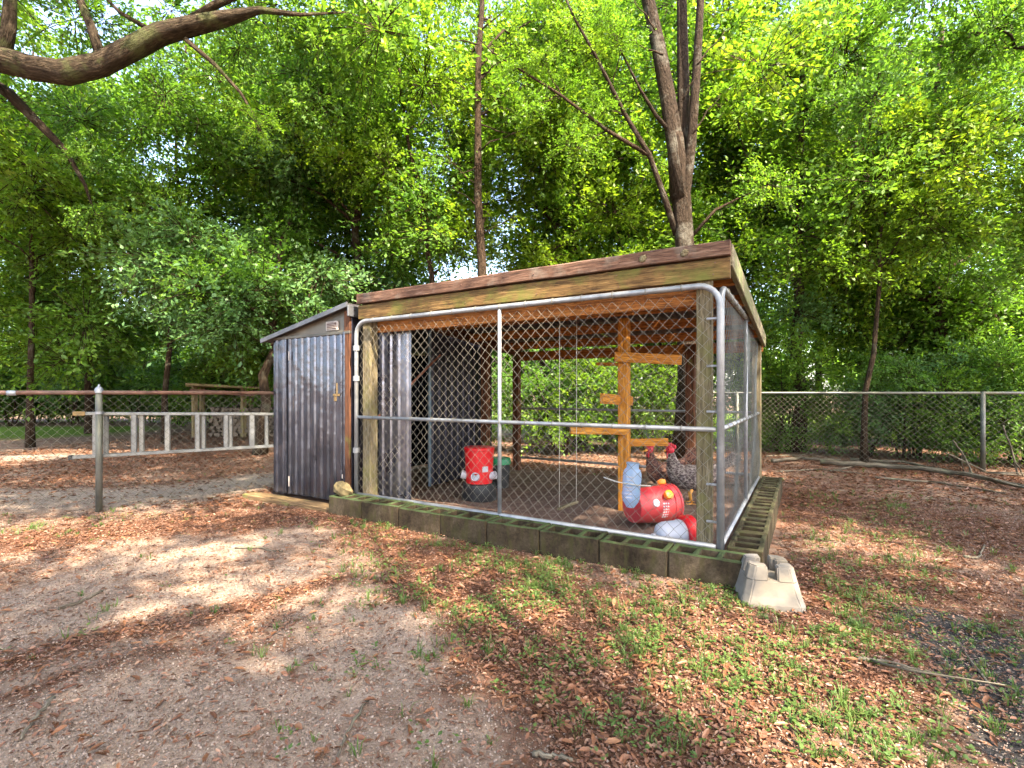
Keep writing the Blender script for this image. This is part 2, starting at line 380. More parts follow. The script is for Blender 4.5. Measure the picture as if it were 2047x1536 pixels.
def zones(x, y):
    sand = sum(seg_w(x, y, p, w) for p, w in SAND); mul = sum(seg_w(x, y, p, w) for p, w in MULCH)
    dark = np.clip(sum(seg_w(x, y, p, w) for p, w in DARK), 0, 1); path = np.clip(sum(seg_w(x, y, p, w) for p, w in PATH), 0, 1)
    lawn = np.clip(sum(seg_w(x, y, p, w) for p, w in LAWN), 0, 1)
    rx, ry = x - P0.x, y - P0.y
    a = rx * U.x + ry * U.y; b = rx * Vd.x + ry * Vd.y
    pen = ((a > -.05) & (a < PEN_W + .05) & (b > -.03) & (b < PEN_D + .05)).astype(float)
    left = np.clip((-.15 - x) / 1.0, 0, 1) * np.clip((4.3 - y) / .8, 0, 1)
    m = np.clip(.62 - .14 * left + .50 * mul - .55 * sand + .22 * vnoise(x, y, 2.6, 41), 0, 1)
    m = np.where(y > 9, .5, m)
    m = np.where(path > .25, m * (1 - path * .9), m)
    return m, dark, path, lawn, pen, left
def axis_coords(lo, hi, a, b, fine, grow):
    c = list(np.arange(a, b, fine)); s = fine; v = a; pre = []
    while v > lo: s = min(s * grow, 6); v -= s; pre.append(v)
    s = fine; v = c[-1]; post = []
    while v < hi: s = min(s * grow, 6); v += s; post.append(v)
    return np.array(pre[::-1] + c + post)
gx = axis_coords(-160, 160, -4.6, 5.2, .05, 1.12); gy = axis_coords(-40, 260, .9, 7.0, .05, 1.10)
X, Y = np.meshgrid(gx, gy); Z = gh(X, Y)
_fade = np.exp(-np.clip(np.hypot(X, Y - 4) - 8, 0, None) / 6); Z *= _fade
nx_, ny_ = len(gx), len(gy)
ii = np.arange(nx_ * ny_).reshape(ny_, nx_)
quads = np.stack([ii[:-1, :-1], ii[:-1, 1:], ii[1:, 1:], ii[1:, :-1]], -1).reshape(-1, 4)
def fast_mesh(name, V_, F_, mats, attrs=None, fattrs=None, mi=None, smooth=False):
    me = bpy.data.meshes.new(name); nv, nf, k = len(V_), len(F_), F_.shape[1]
    me.vertices.add(nv); me.vertices.foreach_set('co', np.asarray(V_, np.float32).ravel())
    me.loops.add(nf * k); me.loops.foreach_set('vertex_index', np.asarray(F_, np.int32).ravel())
    me.polygons.add(nf); me.polygons.foreach_set('loop_start', np.arange(nf, dtype=np.int32) * k)
    if mi is not None: me.polygons.foreach_set('material_index', np.asarray(mi, np.int32))
    if smooth: me.polygons.foreach_set('use_smooth', np.ones(nf, bool))
    for n_, a_ in (attrs or {}).items():
        t = 'FLOAT' if a_.ndim == 1 else 'FLOAT_VECTOR'
        q = me.attributes.new(n_, t, 'POINT'); q.data.foreach_set('value' if a_.ndim == 1 else 'vector', np.asarray(a_, np.float32).ravel())
    for n_, a_ in (fattrs or {}).items():
        q = me.attributes.new(n_, 'FLOAT', 'FACE'); q.data.foreach_set('value', np.asarray(a_, np.float32))
    for m_ in mats: me.materials.append(m_)
    me.update(calc_edges=True); return me
def ground_mat():
    k = NT('ground_soil'); w = k.n('ShaderNodeNewGeometry').outputs['Position']
    A = {n_: k.attr(n_).outputs['Fac'] for n_ in ('mulch', 'dark', 'path', 'lawn', 'pen')}
    n0 = k.noise(w, 1.3, 5, .6); n1 = k.noise(w, 7, 6, .65, .3); n2 = k.noise(w, 55, 6, .75); n3 = k.noise(w, 190, 3, .7)
    n4 = k.noise(w, 24, 5, .7)
    sand = k.ramp(n2, [(.25, (.13, .080, .056)), (.42, (.265, .187, .142)), (.58, (.36, .272, .215)), (.8, (.47, .38, .31))])
    sand = k.mix(k.math('MULTIPLY', k.ramp(n1, [(.42, (0, 0, 0)), (.7, (1, 1, 1))]), .45), sand, (.19, .115, .080, 1))
    mul = k.ramp(n2, [(.3, (.030, .013, .009)), (.45, (.090, .038, .024)), (.6, (.155, .074, .047)), (.8, (.26, .16, .11))])
    mul = k.mix(k.math('MULTIPLY', k.ramp(n4, [(.45, (0, 0, 0)), (.7, (1, 1, 1))]), .5), mul, (.085, .060, .030, 1))
    f = k.math('ADD', A['mulch'], k.math('MULTIPLY', k.math('SUBTRACT', n1, .5), 1.5))
    f = k.math('ADD', f, k.math('MULTIPLY', k.math('SUBTRACT', n2, .5), 1.1))
    col = k.mix(k.ramp(f, [(.15, (0, 0, 0)), (.85, (1, 1, 1))]), sand, mul)
    pth = k.ramp(n2, [(.3, (.15, .115, .09)), (.55, (.25, .20, .165)), (.8, (.36, .30, .25))])
    col = k.mix(k.math('MULTIPLY', A['path'], .85), col, pth)
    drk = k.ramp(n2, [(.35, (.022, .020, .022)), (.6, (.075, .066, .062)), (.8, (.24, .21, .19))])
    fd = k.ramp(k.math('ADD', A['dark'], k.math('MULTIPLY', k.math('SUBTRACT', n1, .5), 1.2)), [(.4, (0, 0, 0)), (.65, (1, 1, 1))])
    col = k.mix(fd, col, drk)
    law = k.ramp(n4, [(.3, (.05, .11, .014)), (.55, (.12, .19, .022)), (.75, (.22, .27, .04))])
    fl = k.ramp(k.math('ADD', A['lawn'], k.math('MULTIPLY', k.math('SUBTRACT', n0, .5), .9)), [(.3, (0, 0, 0)), (.6, (1, 1, 1))])
    col = k.mix(fl, col, law)
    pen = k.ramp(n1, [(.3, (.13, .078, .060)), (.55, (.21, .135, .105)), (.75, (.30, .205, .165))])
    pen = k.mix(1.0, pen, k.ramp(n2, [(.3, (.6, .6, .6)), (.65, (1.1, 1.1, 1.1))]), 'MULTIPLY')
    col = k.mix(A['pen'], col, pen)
    hh = k.math('ADD', k.math('MULTIPLY', n2, 1.0), k.math('MULTIPLY', n3, .5))
    k.pbsdf(col, .95, 0, k.bump(hh, .9, .012), .1); return k.m
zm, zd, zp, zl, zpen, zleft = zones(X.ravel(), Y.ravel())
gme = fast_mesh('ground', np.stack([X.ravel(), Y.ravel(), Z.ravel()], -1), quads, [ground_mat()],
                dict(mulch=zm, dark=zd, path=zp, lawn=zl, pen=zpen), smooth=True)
ground = bpy.data.objects.new('ground', gme); COL.objects.link(ground); ground['kind'] = 'structure'

# ------------------------------------------------------------------ foliage clumps (shared meshes)
def leaf_quads(C, T, N, L, Wd, fold=.25):
    """rhombic leaves: base C, direction T, normal N"""
    S = np.cross(T, N); S /= np.linalg.norm(S, axis=1, keepdims=True) + 1e-9
    L = L[:, None]; Wd = Wd[:, None]
    mid = C + T * L * .45
    a = C; b = mid + S * Wd * .5 + N * Wd * fold * .5; c = C + T * L - N * L * .12; d = mid - S * Wd * .5 + N * Wd * fold * .5
    V_ = np.stack([a, b, c, d], 1).reshape(-1, 3); F_ = np.arange(len(V_)).reshape(-1, 4)
    return V_, F_
def leaf_hex(C, T, N, L, Wd, fold=.5):
    S = np.cross(T, N); S /= np.linalg.norm(S, axis=1, keepdims=True) + 1e-9
    L = L[:, None]; Wd = Wd[:, None]; up = N * Wd * fold * .5; cu = N * L * RNG.uniform(-.15, .25, (len(C), 1))
    tip = C + T * L + cu * .6; r1 = C + T * L * .28 + S * Wd * .42 + up; r2 = C + T * L * .66 + S * Wd * .45 + up + cu * .3; l1 = C + T * L * .30 - S * Wd * .42 + up; l2 = C + T * L * .68 - S * Wd * .42 + up + cu * .3
    V_ = np.stack([C, r1, r2, tip, l2, l1], 1).reshape(-1, 3); o = np.arange(len(C))[:, None] * 6
    F_ = np.concatenate([o + np.array([[0, 1, 2, 3]]), o + np.array([[0, 3, 4, 5]])], 1).reshape(-1, 4)
    return V_, F_
def unit(v): return v / (np.linalg.norm(v, axis=-1, keepdims=True) + 1e-9)
def make_clump(name, leafmat, ntw=46, per=22, Lmin=.075, Lmax=.12, seed=0, flat=.75, twig=True):
    g = np.random.default_rng(seed); VV = []; FF = []; LC = []; MI = []; off = 0
    for t in range(ntw):
        d = unit(g.normal(size=3) * np.array([1, 1, flat])); st = d * g.uniform(.0, .35); ln = g.uniform(.45, 1.0)
        s = np.linspace(0, 1, 6)[:, None]; bend = unit(g.normal(size=3)) * .25
        pts = st + d * s * ln + bend * s ** 2 - np.array([0, 0, .18]) * s ** 2
        if twig:
            r = .009 * (1 - s[:, 0] * .8); o1 = unit(np.cross(d, [0.3, .2, .9])); o2 = np.cross(d, o1)
            ring = [pts + o1 * r[:, None], pts + (o2 * .87 - o1 * .5) * r[:, None], pts - (o2 * .87 + o1 * .5) * r[:, None]]
            tv = np.stack(ring, 1).reshape(-1, 3); tf = []
            for i in range(5):
                for q in range(3): q2 = (q + 1) % 3; tf.append((i * 3 + q, i * 3 + q2, (i + 1) * 3 + q2, (i + 1) * 3 + q))
            VV.append(tv); FF.append(np.array(tf) + off); off += len(tv); LC.append(np.zeros(len(tf))); MI.append(np.ones(len(tf), int))
        u_ = g.uniform(.2, 1.0, per)
        base = np.stack([np.interp(u_, s[:, 0], pts[:, k]) for k in range(3)], -1) + g.normal(size=(per, 3)) * .05
        T = unit(d * .6 + g.normal(size=(per, 3)) * .75); N = unit(np.array([0, 0, 1.0]) + g.normal(size=(per, 3)) * .55)
        N = unit(N - T * (N * T).sum(1, keepdims=True)); L = g.uniform(Lmin, Lmax, per)
        v, f = leaf_quads(base, T, N, L, L * g.uniform(.42, .6, per))
        VV.append(v); FF.append(f + off); off += len(v); MI.append(np.zeros(per, int))
        LC.append(np.clip(g.normal(.5, .2) * .5 + g.uniform(0, 1, per) * .5, 0, 1))
    return fast_mesh(name, np.concatenate(VV), np.concatenate(FF), [leafmat, M['bark_dark']], None, dict(lc=np.concatenate(LC)), np.concatenate(MI))
CL = {}
for kname, mt in (('bright', 'leaf_bright'), ('mid', 'leaf_mid'), ('cool', 'leaf_cool'), ('yellow', 'leaf_yellow')):
    CL[kname] = [make_clump('leaf_clump_' + kname, M[mt], 46, 24, seed=s_ * 17 + len(kname)) for s_ in range(3)]
CLF = {k_: [make_clump('far_leaf_clump_' + k_, M['leaf_' + k_], 40, 16, .12, .2, seed=91 + s_, twig=False) for s_ in range(2)] for k_ in ('bright', 'mid', 'yellow')}

GAPS = [(gp(1450, 1295), .68), (gp(1600, 1305), .58), (gp(1770, 1335), .3), (gp(1890, 1120), .55), (gp(2010, 1190), .3), (gp(60, 905), .3), (gp(380, 905), .3), (gp(350, 1190), .3)]
def in_gap(p, s):
    for g_, r_ in GAPS:
        w = Vector(p) - g_; t_ = w.dot(sd)
        if (w - sd * t_).length < r_ + .30 * s: return True
    return False
CLEAR = [(962, -50, 560, 7.9, 26), (1362, 180, 520, 7.3, 42), (1320, -50, 260, 7.3, 40), (1380, -50, 260, 7.3, 36), (240, 10, 160, 6.0, 160)]
def hides_trunk(p, s):                            # keeps foliage from growing right in front of the bare trunks the photo shows
    if p[1] < 1: return False
    px = CX + FPX * p[0] / p[1]; py = HY - FPX * (p[2] - H) / p[1]; rp = FPX * s * .62 / p[1]
    return any(p[1] < Y_ + .5 and abs(px - x_) < w_ + rp and y0_ - rp < py < y1_ + rp for x_, y0_, y1_, Y_, w_ in CLEAR)
def put_clump(parent, pos, scale, kinds, name='foliage', lib=CL, squash=.85):
    if lib is CL and pos[1] < 9 and (in_gap(pos, scale) or hides_trunk(pos, scale)): return None
    me = random.choice(lib[random.choice(kinds)])
    o = bpy.data.objects.new(name, me); COL.objects.link(o); o.parent = parent; o.location = Vector(pos) - WL[parent]
    o.rotation_euler = (random.uniform(-.5, .5), random.uniform(-.5, .5), random.uniform(0, 6.28))
    s = scale * random.uniform(.8, 1.2); o.scale = (s, s, s * squash); return o
def limb(parent, pts, r0, r1, mat, n=8, name='branch', wob=.12):
    m = len(pts); rad = [r0 + (r1 - r0) * i / (m - 1) for i in range(m)]
    return MB().tube(pts, rad, n, True, wob, .04).build(name, mat, parent, True)
def curve_pts(p, q, sag=.0, k=6, jit=.06, lift=0.0):
    p = Vector(p); q = Vector(q); L = (q - p).length; out = []
    for i in range(k + 1):
        t = i / k; w = p.lerp(q, t) + UP * (lift * L * math.sin(math.pi * t) * .5)
        if 0 < i < k: w += Vector((random.uniform(-1, 1), random.uniform(-1, 1), random.uniform(-1, 1))) * jit * L * .3
        out.append(w)
    return out
def tree(label, px, Yd, hgt, r, crown, ncl, kinds, csz=1.0, bark='bark_dark', name='broadleaf_tree', lean=(0, 0), nlimb=12, group=None, trunk_top=None, lib=CL, base=None, cat='tree', limbs_low=.35):
    """crown = (dx, dy, zc, rx, ry, rz) relative to the base"""
    b = base or Vector(((px - CX) / FPX * Yd, Yd, 0)); b = Vector((b.x, b.y, ghf(b.x, b.y) * .5 - .03))
    t = thing(name, label, cat, b, group)
    tp = b + Vector((lean[0], lean[1], trunk_top or hgt * .9)); pts = []
    k = 9
    for i in range(k + 1):
        s = i / k; p = b.lerp(tp, s)
        if 0 < i: p += Vector((random.uniform(-1, 1), random.uniform(-1, 1), 0)) * (.05 + r * .25)
        pts.append(p)
    rad = [r * (1.35 if i == 0 else 1.0 - .75 * i / k) for i in range(k + 1)]
    MB().tube(pts, rad, 10, True, .12, .04).build('trunk', M[bark], t, True)
    dx, dy, zc, rx, ry, rz = crown; c = b + Vector((dx, dy, zc)); cl = []
    for i in range(ncl):
        while True:
            v = Vector((random.uniform(-1, 1), random.uniform(-1, 1), random.uniform(-1, 1)))
            if .15 < v.length < 1: break
        p = c + Vector((v.x * rx, v.y * ry, v.z * rz))
        if p.z < .35: p.z = .35 + random.random() * .3
        put_clump(t, p, csz, kinds, lib=lib); cl.append(p)
    random.shuffle(cl)
    for q in cl[:nlimb]:
        s = min(.92, max(limbs_low, (q.z - b.z) / (tp.z - b.z) - .12)); i = min(k - 1, int(s * k)); fr = s * k - i
        st = pts[i].lerp(pts[i + 1], fr); r0 = rad[i] * .5
        limb(t, curve_pts(st, q, k=7, jit=.16, lift=.15), r0, .007, M[bark], 6)
    return t

# ------------------------------------------------------------------ named trees
# slim straight tree behind the middle of the roof
slim = tree('slim straight tree trunk rising behind the middle of the pen roof', 962, 7.9, 11, .095, (.2, 1.7, 7.6, 2.2, 1.5, 3.4), 28, ['yellow', 'bright'], 1.0, 'bark_dark', 'slim_tree', (.02, .1), 9, trunk_top=9.5)
SLIM = []
# forked pale tree on the right
b = at(1372, HY, 7.3); b.z = -.03
t = thing('forked_tree', 'pale barked tree forking into three stems behind the right end of the pen roof', 'tree', b)
tr = [at(1378, 760, 7.3), at(1372, 600, 7.3), at(1368, 500, 7.3), at(1362, 400, 7.3), at(1356, 330, 7.3), at(1350, 270, 7.3)]; tr.insert(0, Vector((b.x, b.y, -.05)))
MB().tube(tr, [.21, .165, .145, .135, .13, .13, .11], 14, True, .2, .04).build('trunk', M['bark_pale'], t, True)
limb(t, [at(1358, 400, 7.3), at(1350, 300, 7.3), at(1335, 200, 7.35), at(1318, 100, 7.4), at(1296, 0, 7.45), at(1270, -120, 7.5), at(1240, -300, 7.6)], .135, .07, M['bark_pale'], 12, 'stem')
limb(t, [at(1360, 420, 7.33), at(1361, 330, 7.37), at(1366, 200, 7.4), at(1364, 80, 7.5), at(1362, -60, 7.6), at(1366, -320, 7.7)], .11, .06, M['bark_pale'], 12, 'stem')
limb(t, [at(1360, 470, 7.3), at(1367, 400, 7.26), at(1382, 290, 7.2), at(1394, 120, 7.2), at(1402, -20, 7.2), at(1420, -260, 7.2)], .09, .04, M['bark_pale'], 10, 'stem')
limb(t, [at(1352, 470, 7.3), at(1330, 400, 7.2), at(1298, 310, 7.1), at(1250, 230, 7.0), at(1190, 110, 6.9), at(1150, 40, 6.8), at(1105, -60, 6.8)], .05, .010, M['bark_pale'], 8)
limb(t, [at(1300, 312, 7.1), at(1215, 262, 7.1), at(1120, 190, 7.1), at(1040, 140, 7.1), at(985, 105, 7.1), at(940, 60, 7.2)], .032, .005, M['bark_dark'], 8)
limb(t, [at(1345, 270, 7.3), at(1312, 232, 7.2), at(1280, 180, 7.1), at(1245, 110, 7.1), at(1215, 40, 7.1)], .035, .006, M['bark_pale'], 8)
limb(t, [at(1385, 470, 7.3), at(1430, 420, 7.3), at(1480, 395, 7.3), at(1540, 370, 7.2)], .03, .008, M['bark_dark'], 6)
for p_, q_, r_ in [((1215, 262), (1150, 290), .012), ((1120, 190), (1060, 215), .010), ((1120, 190), (1085, 120), .011), ((1250, 230), (1205, 215), .012), ((1225, 175), (1240, 90), .012), ((1190, 110), (1130, 95), .010), ((1060, 150), (1010, 175), .008), ((1325, 110), (1230, 70), .016), ((1310, 60), (1255, -20), .014), ((1394, 130), (1450, 60), .018), ((1384, 270), (1440, 190), .016), ((1365, 200), (1398, 140), .014), ((1345, 500), (1260, 520), .014)]:
    limb(t, curve_pts(at(*p_, 7.15), at(*q_, 7.05), k=5, jit=.12), r_, .003, M['bark_dark'], 5)
for y_, dx_, dy_ in [(470, 70, -40), (420, -60, -50), (300, 110, -60), (250, 80, 30), (200, -80, -50), (150, 60, -40), (90, -90, -20), (60, 70, -60), (330, -50, 20), (380, -70, -70)]:
    limb(t, curve_pts(at(964, y_, 7.95), at(964 + dx_, y_ + dy_, 7.8), k=5, jit=.14), .013, .003, M['bark_dark'], 5) if False else SLIM.append((y_, dx_, dy_))
for x_, y_, s_ in [(1150, 40, .45), (1105, -40, .5), (1190, 105, .35), (960, 75, .4), (1040, 135, .35), (1085, 120, .35), (1060, 215, .4), (1150, 290, .4), (1215, 45, .4), (1240, 90, .35), (1205, 215, .35), (1540, 370, .5), (1450, 60, .4), (1440, 190, .45), (1260, 520, .4), (1230, 70, .35)]:
    put_clump(t, at(x_, y_, 7.05), s_, ['bright', 'yellow'])
cc = at(1420, 60, 7.6)
for i in range(44):
    v = Vector((random.uniform(-1, 1), random.uniform(-1, 1), random.uniform(-1, 1)))
    put_clump(t, cc + Vector((v.x * 2.6, v.y * 1.5 + 1.7, v.z * 2.6 + .6)), .95, ['bright', 'yellow', 'mid'])
for y_, dx_, dy_ in SLIM: limb(slim, curve_pts(at(963, y_, 7.95), at(963 + dx_, y_ + dy_, 7.75), k=5, jit=.14), .014, .003, M['bark_dark'], 5)
# oak whose limb reaches in from the upper left
b = Vector((-9.2, 5.2, -.05)); t = thing('oak_tree', 'large oak whose thick mossy limb arches in at the upper left', 'tree', b)
MB().tube([b, b + Vector((.1, 0, 1.2)), b + Vector((.3, .1, 2.6)), b + Vector((.5, .1, 4.2)), b + Vector((.9, 0, 6.5))], [.62, .46, .42, .40, .28], 18, True, .15, .04).build('trunk', M['bark_oak'], t, True)
LY = 6.0
lp = [b + Vector((.4, .1, 3.9)), at(-260, 20, 5.7), at(-90, 90, 5.9), at(0, 118, LY), at(70, 136, LY), at(130, 146, LY), at(200, 132, LY), at(265, 98, LY), at(320, 68, LY), at(380, 52, LY), at(450, 36, LY), at(520, 20, 6.1), at(600, 30, 6.3), at(690, 25, 6.5)]
MB().tube(lp, [.28, .19, .16, .145, .14, .136, .13, .122, .115, .108, .085, .04, .022, .010], 16, True, .15, .03).build('limb', M['bark_oak'], t, True)
limb(t, [at(5, 112, LY), at(18, 60, LY), at(22, 0, LY), at(12, -120, LY)], .085, .05, M['bark_oak'], 10)
limb(t, [at(205, 125, LY), at(185, 60, LY), at(160, 0, LY), at(150, -130, LY)], .06, .035, M['bark_oak'], 10)
limb(t, [at(370, 48, LY), at(430, 10, LY), at(520, -30, LY)], .06, .03, M['bark_oak'], 8)
limb(t, [at(370, 78, LY), at(430, 130, 6.1), at(480, 185, 6.2), at(510, 235, 6.3), at(520, 270, 6.3)], .030, .004, M['bark_oak'], 8)
limb(t, [at(300, 60, LY), at(240, 25, LY), at(205, -10, LY)], .03, .012, M['bark_oak'], 8)
limb(t, [b + Vector((.5, .1, 3.2)), at(-120, 90, 6.5), at(20, 190, 6.6), at(80, 250, 6.7), at(130, 300, 6.8), at(170, 370, 7), at(190, 430, 7.1)], .11, .006, M['bark_pale'], 8)
for (px, py, Yd, s) in [(190, 430, 7.1, .4), (150, 320, 6.9, .35), (515, 250, 6.3, .35), (150, 40, 6.6, .8), (60, -60, 6.3, .9), (260, -40, 6.4, .9), (420, -50, 6.6, .9), (560, 10, 6.9, .8), (640, 90, 7.2, .8), (690, -30, 7, .9), (480, 90, 7.3, .7), (-120, 60, 6, 1), (-200, 180, 6.4, 1), (210, 40, 7.4, .7), (760, 60, 7, .9),
                       (-60, 260, 7.2, .9), (60, 330, 7.6, .9), (-140, 330, 7, 1), (160, 240, 8, .8), (330, 190, 8, .8), (640, 200, 7.6, .7), (720, 140, 7.6, .8), (520, 40, 8.6, .9), (600, 150, 8.8, .9), (430, 150, 8.8, .9), (340, 20, 8.8, .8), (680, 20, 8.8, .9), (90, 60, 8.8, .8), (280, 260, 9, .9), (150, 160, 9, .8), (400, 250, 9, .9), (560, 240, 9, .9), (20, 210, 8.6, .8), (740, 230, 9, .9)]:
    put_clump(t, at(px, py, Yd), s, ['bright', 'mid', 'bright'])
for i in range(26):
    put_clump(t, Vector((random.uniform(-11, -2), random.uniform(2.5, 8), random.uniform(7, 10))), 1.2, ['bright', 'mid'])

# understorey and flanking trees
tree('low forking tree with dark cool green crown behind the metal shed', 520, 8.6, 4.6, .10, (-.4, .3, 3.05, 2.0, 1.3, 1.15), 30, ['cool', 'cool', 'mid'], .85, 'bark_dark', 'small_tree', (.35, .2), 10, limbs_low=.25)
tree('slender leaning tree between the shed roof and the slim straight tree', 905, 8.8, 8, .07, (-.6, .4, 5.6, 1.7, 1.4, 2.2), 20, ['bright', 'yellow', 'mid'], .9, 'bark_dark', 'leaning_tree', (-1.0, .2), 8)
tree('tall leafy tree standing left of the metal shed beyond the wood store', 330, 10.4, 10, .06, (0, .3, 5.4, 2.3, 1.8, 3.4), 40, ['mid', 'bright', 'cool'], 1.0, 'bark_dark', 'broadleaf_tree', (.3, .2), 9)
tree('tall leafy tree at the far left edge behind the fence', 60, 9.6, 9, .06, (-.2, .4, 4.6, 2.3, 1.8, 3.0), 38, ['bright', 'mid'], 1.0, 'bark_dark', 'broadleaf_tree', (-.3, .3), 9)
tree('bushy tree right above the metal shed roof', 700, 10.2, 9, .13, (0, .3, 5.4, 2.0, 1.6, 3.2), 34, ['mid', 'bright', 'cool'], 1.0, 'bark_dark', 'broadleaf_tree', (.2, .2), 8)
tree('thin dark sapling growing at the rear fence right of the pen', 1727, 7.3, 5.6, .045, (.3, .2, 3.9, 1.4, 1.1, 1.5), 16, ['yellow', 'bright'], .8, 'bark_dark', 'sapling', (.45, .1), 6)
tree('leafy tree at the right edge with a long branch slanting down', 2120, 6.6, 9, .15, (-.5, .3, 5.4, 2.2, 1.5, 2.8), 30, ['bright', 'mid', 'mid'], .8, 'bark_pale', 'broadleaf_tree', (.2, .2), 5)
tree('leafy tree filling the view just right of the pen roof', 1590, 8.9, 9, .12, (.3, .4, 5.0, 1.8, 1.5, 3.0), 32, ['bright', 'mid', 'cool'], .95, 'bark_dark', 'broadleaf_tree', (.3, .2), 8)
tree('dense tree behind the rear fence post on the right', 1880, 9.2, 9, .14, (.2, .5, 4.3, 2.2, 1.6, 3.1), 42, ['bright', 'bright', 'mid'], 1.0, 'bark_dark', 'broadleaf_tree', (.2, .3), 8)
SHG = 'shade trees around the viewer'; SHL = 'leafy tree outside the picture whose shade dapples the yard'
WG = 'woodland trees behind the fence'; WLAB = 'leafy woodland tree standing in the dense belt behind the fences'
wlab = {180: 'woodland tree behind the fence under the arching oak limb', 470: 'woodland tree behind the low cool green tree left of the shed roof', 640: 'woodland tree behind the peak of the shed roof', 800: 'yellow green woodland tree left of the slim straight trunk',
        1080: 'yellow green woodland tree just right of the slim straight trunk', 1230: 'yellow green woodland tree left of the forked pale trunk', 1480: 'woodland tree with sky gaps just right of the forked pale trunk', 1720: 'woodland tree behind the thin dark sapling',
        2010: 'woodland tree at the right edge behind the rear fence post', -120: 'woodland tree at the left edge behind the fence', -330: 'woodland tree beyond the left edge behind the fence', 2350: 'woodland tree beyond the right edge behind the fence',
        1160: 'low yellow green tree filling the gap above the pen roof', 1340: 'bright tree low behind the base of the forked pale trunk', 560: 'bright tree filling the gap right of the oak limb tip', 1640: 'bright tree between the pen roof corner and the sapling'}
for (px, Yd, ht, zc, rz, n, kk) in [(1160, 10, 7, 4.2, 2.6, 22, ['yellow', 'bright']), (1340, 10.5, 7, 4.2, 2.6, 20, ['bright', 'yellow']), (560, 15, 13, 9.0, 3.4, 34, ['bright', 'mid']), (1640, 14, 14, 8, 5.0, 32, ['bright', 'yellow']), (180, 13, 10, 5.6, 4.2, 34, ['mid', 'bright']), (470, 13.5, 11, 6, 4.2, 34, ['bright', 'mid']), (640, 12.6, 10, 6, 4.2, 30, ['bright', 'mid']), (800, 12.5, 13, 7, 5.2, 36, ['yellow', 'bright']),
        (1080, 11.5, 11, 5.8, 4.0, 30, ['yellow', 'bright']), (1230, 12.5, 13, 7, 5.2, 36, ['yellow', 'bright']), (1480, 13, 13, 7, 5.4, 32, ['bright', 'mid']), (1720, 12.5, 13, 7, 5.2, 38, ['bright', 'yellow']),
        (2010, 12, 13, 7, 5.2, 40, ['bright', 'mid']), (-120, 12, 10, 5, 4.4, 34, ['mid', 'bright']), (-330, 10, 10, 5, 4.2, 26, ['mid']), (2350, 10, 10, 5, 4.0, 24, ['bright'])]:
    tree(wlab[px], px, Yd, ht, random.uniform(.07, .12), (0, .2, zc, 2.1, 1.5, rz), n, kk, 1.1, 'bark_dark', 'broadleaf_tree', (random.uniform(-.5, .5), .2), 5, WG)
# distant tree line beyond the lawn
for i in range(15):
    x = -52 + i * 7.6 + random.uniform(-1.5, 1.5)
    tree('distant tree in the line beyond the sunlit lawn', 0, 0, 9, .25, (0, 0, 5.2, 4.2, 2.5, 4.4), 13, ['bright', 'mid'], 2.6, 'bark_dark', 'broadleaf_tree', (0, 0), 2, 'trees beyond the lawn', lib=CLF, base=Vector((x, 42 + random.uniform(-3, 3), 0)))

# shrubs
def shrub(label, px, Yd, wid, hgt, n, kinds, csz=.6, group=None, name='shrub'):
    b = Vector(((px - CX) / FPX * Yd, Yd, -.02)); t = thing(name, label, 'shrub', b, group)
    for i in range(4):
        limb(t, curve_pts(b + Vector((random.uniform(-.1, .1), random.uniform(-.1, .1), 0)), b + Vector((random.uniform(-.6, .6) * wid, random.uniform(-.3, .3), hgt * random.uniform(.6, .95))), k=5, jit=.1), .022, .006, M['bark_dark'], 5, 'stem')
    for i in range(n):
        put_clump(t, b + Vector((random.uniform(-1, 1) * wid, random.uniform(-.45, .45), random.uniform(.25, 1) * hgt)), csz, kinds)
    return t
for bx, by, zc, n_ in ((.6, -4.6, 7.6, 26), (3.6, -3.2, 7.4, 28), (6.6, -1.6, 7.2, 26), (-2.4, -4.4, 7.8, 24), (5.6, -5.2, 8.2, 18), (9.0, -3.5, 7.6, 22), (8.6, .2, 7.4, 26)):
    tree(SHL, 0, 0, 9.5, .17, (-.3, .3, zc, 2.5, 2.6, 1.6), n_, ['bright', 'mid'], 1.0, 'bark_pale', 'broadleaf_tree', (.1, 0), 6, SHG, base=Vector((bx, by, 0)))
tree(SHL, 0, 0, 9.5, .17, (2.6, 2.6, 7.7, 2.6, 2.6, 1.3), 30, ['bright', 'mid'], 1.0, 'bark_pale', 'broadleaf_tree', (.8, .6), 8, SHG, base=Vector((-3.4, -1.2, 0)))
SG = 'shrubs under the trees beyond the left fence'
for px, Yd, w_, h_, n, kk in [(-60, 13.5, 1.3, 2.2, 14, ['mid', 'cool']), (70, 14, 1.3, 2.0, 14, ['mid', 'bright']), (190, 14.5, 1.3, 2.0, 14, ['cool', 'mid']), (300, 14, 1.2, 2.2, 14, ['mid', 'cool']), (420, 14.5, 1.2, 1.9, 12, ['mid', 'cool']), (540, 13, 1.2, 1.9, 10, ['mid']),
        (-160, 12, 1.5, 3.2, 16, ['mid', 'bright']), (20, 12.4, 1.5, 3.4, 18, ['mid', 'cool']), (150, 13, 1.5, 3.4, 18, ['mid', 'bright']), (270, 12.8, 1.4, 3.6, 18, ['cool', 'mid']), (640, 11.5, 1.3, 3.0, 16, ['mid', 'bright'])]:
    shrub('dark green shrub under the trees beyond the left fence', px, Yd * (1.28 if px < 330 else 1.0), w_ * 1.3, h_ * 1.15, n + 4, kk, .95, SG)
PL = iter(['shrub in the woods just right of the shed roof peak', 'shrub in the woods behind the slim straight trunk', 'shrub in the woods seen through the middle of the pen', 'bright shrub in the woods seen through the pen behind the perch post', 'shrub in the woods behind the forked pale trunk'])
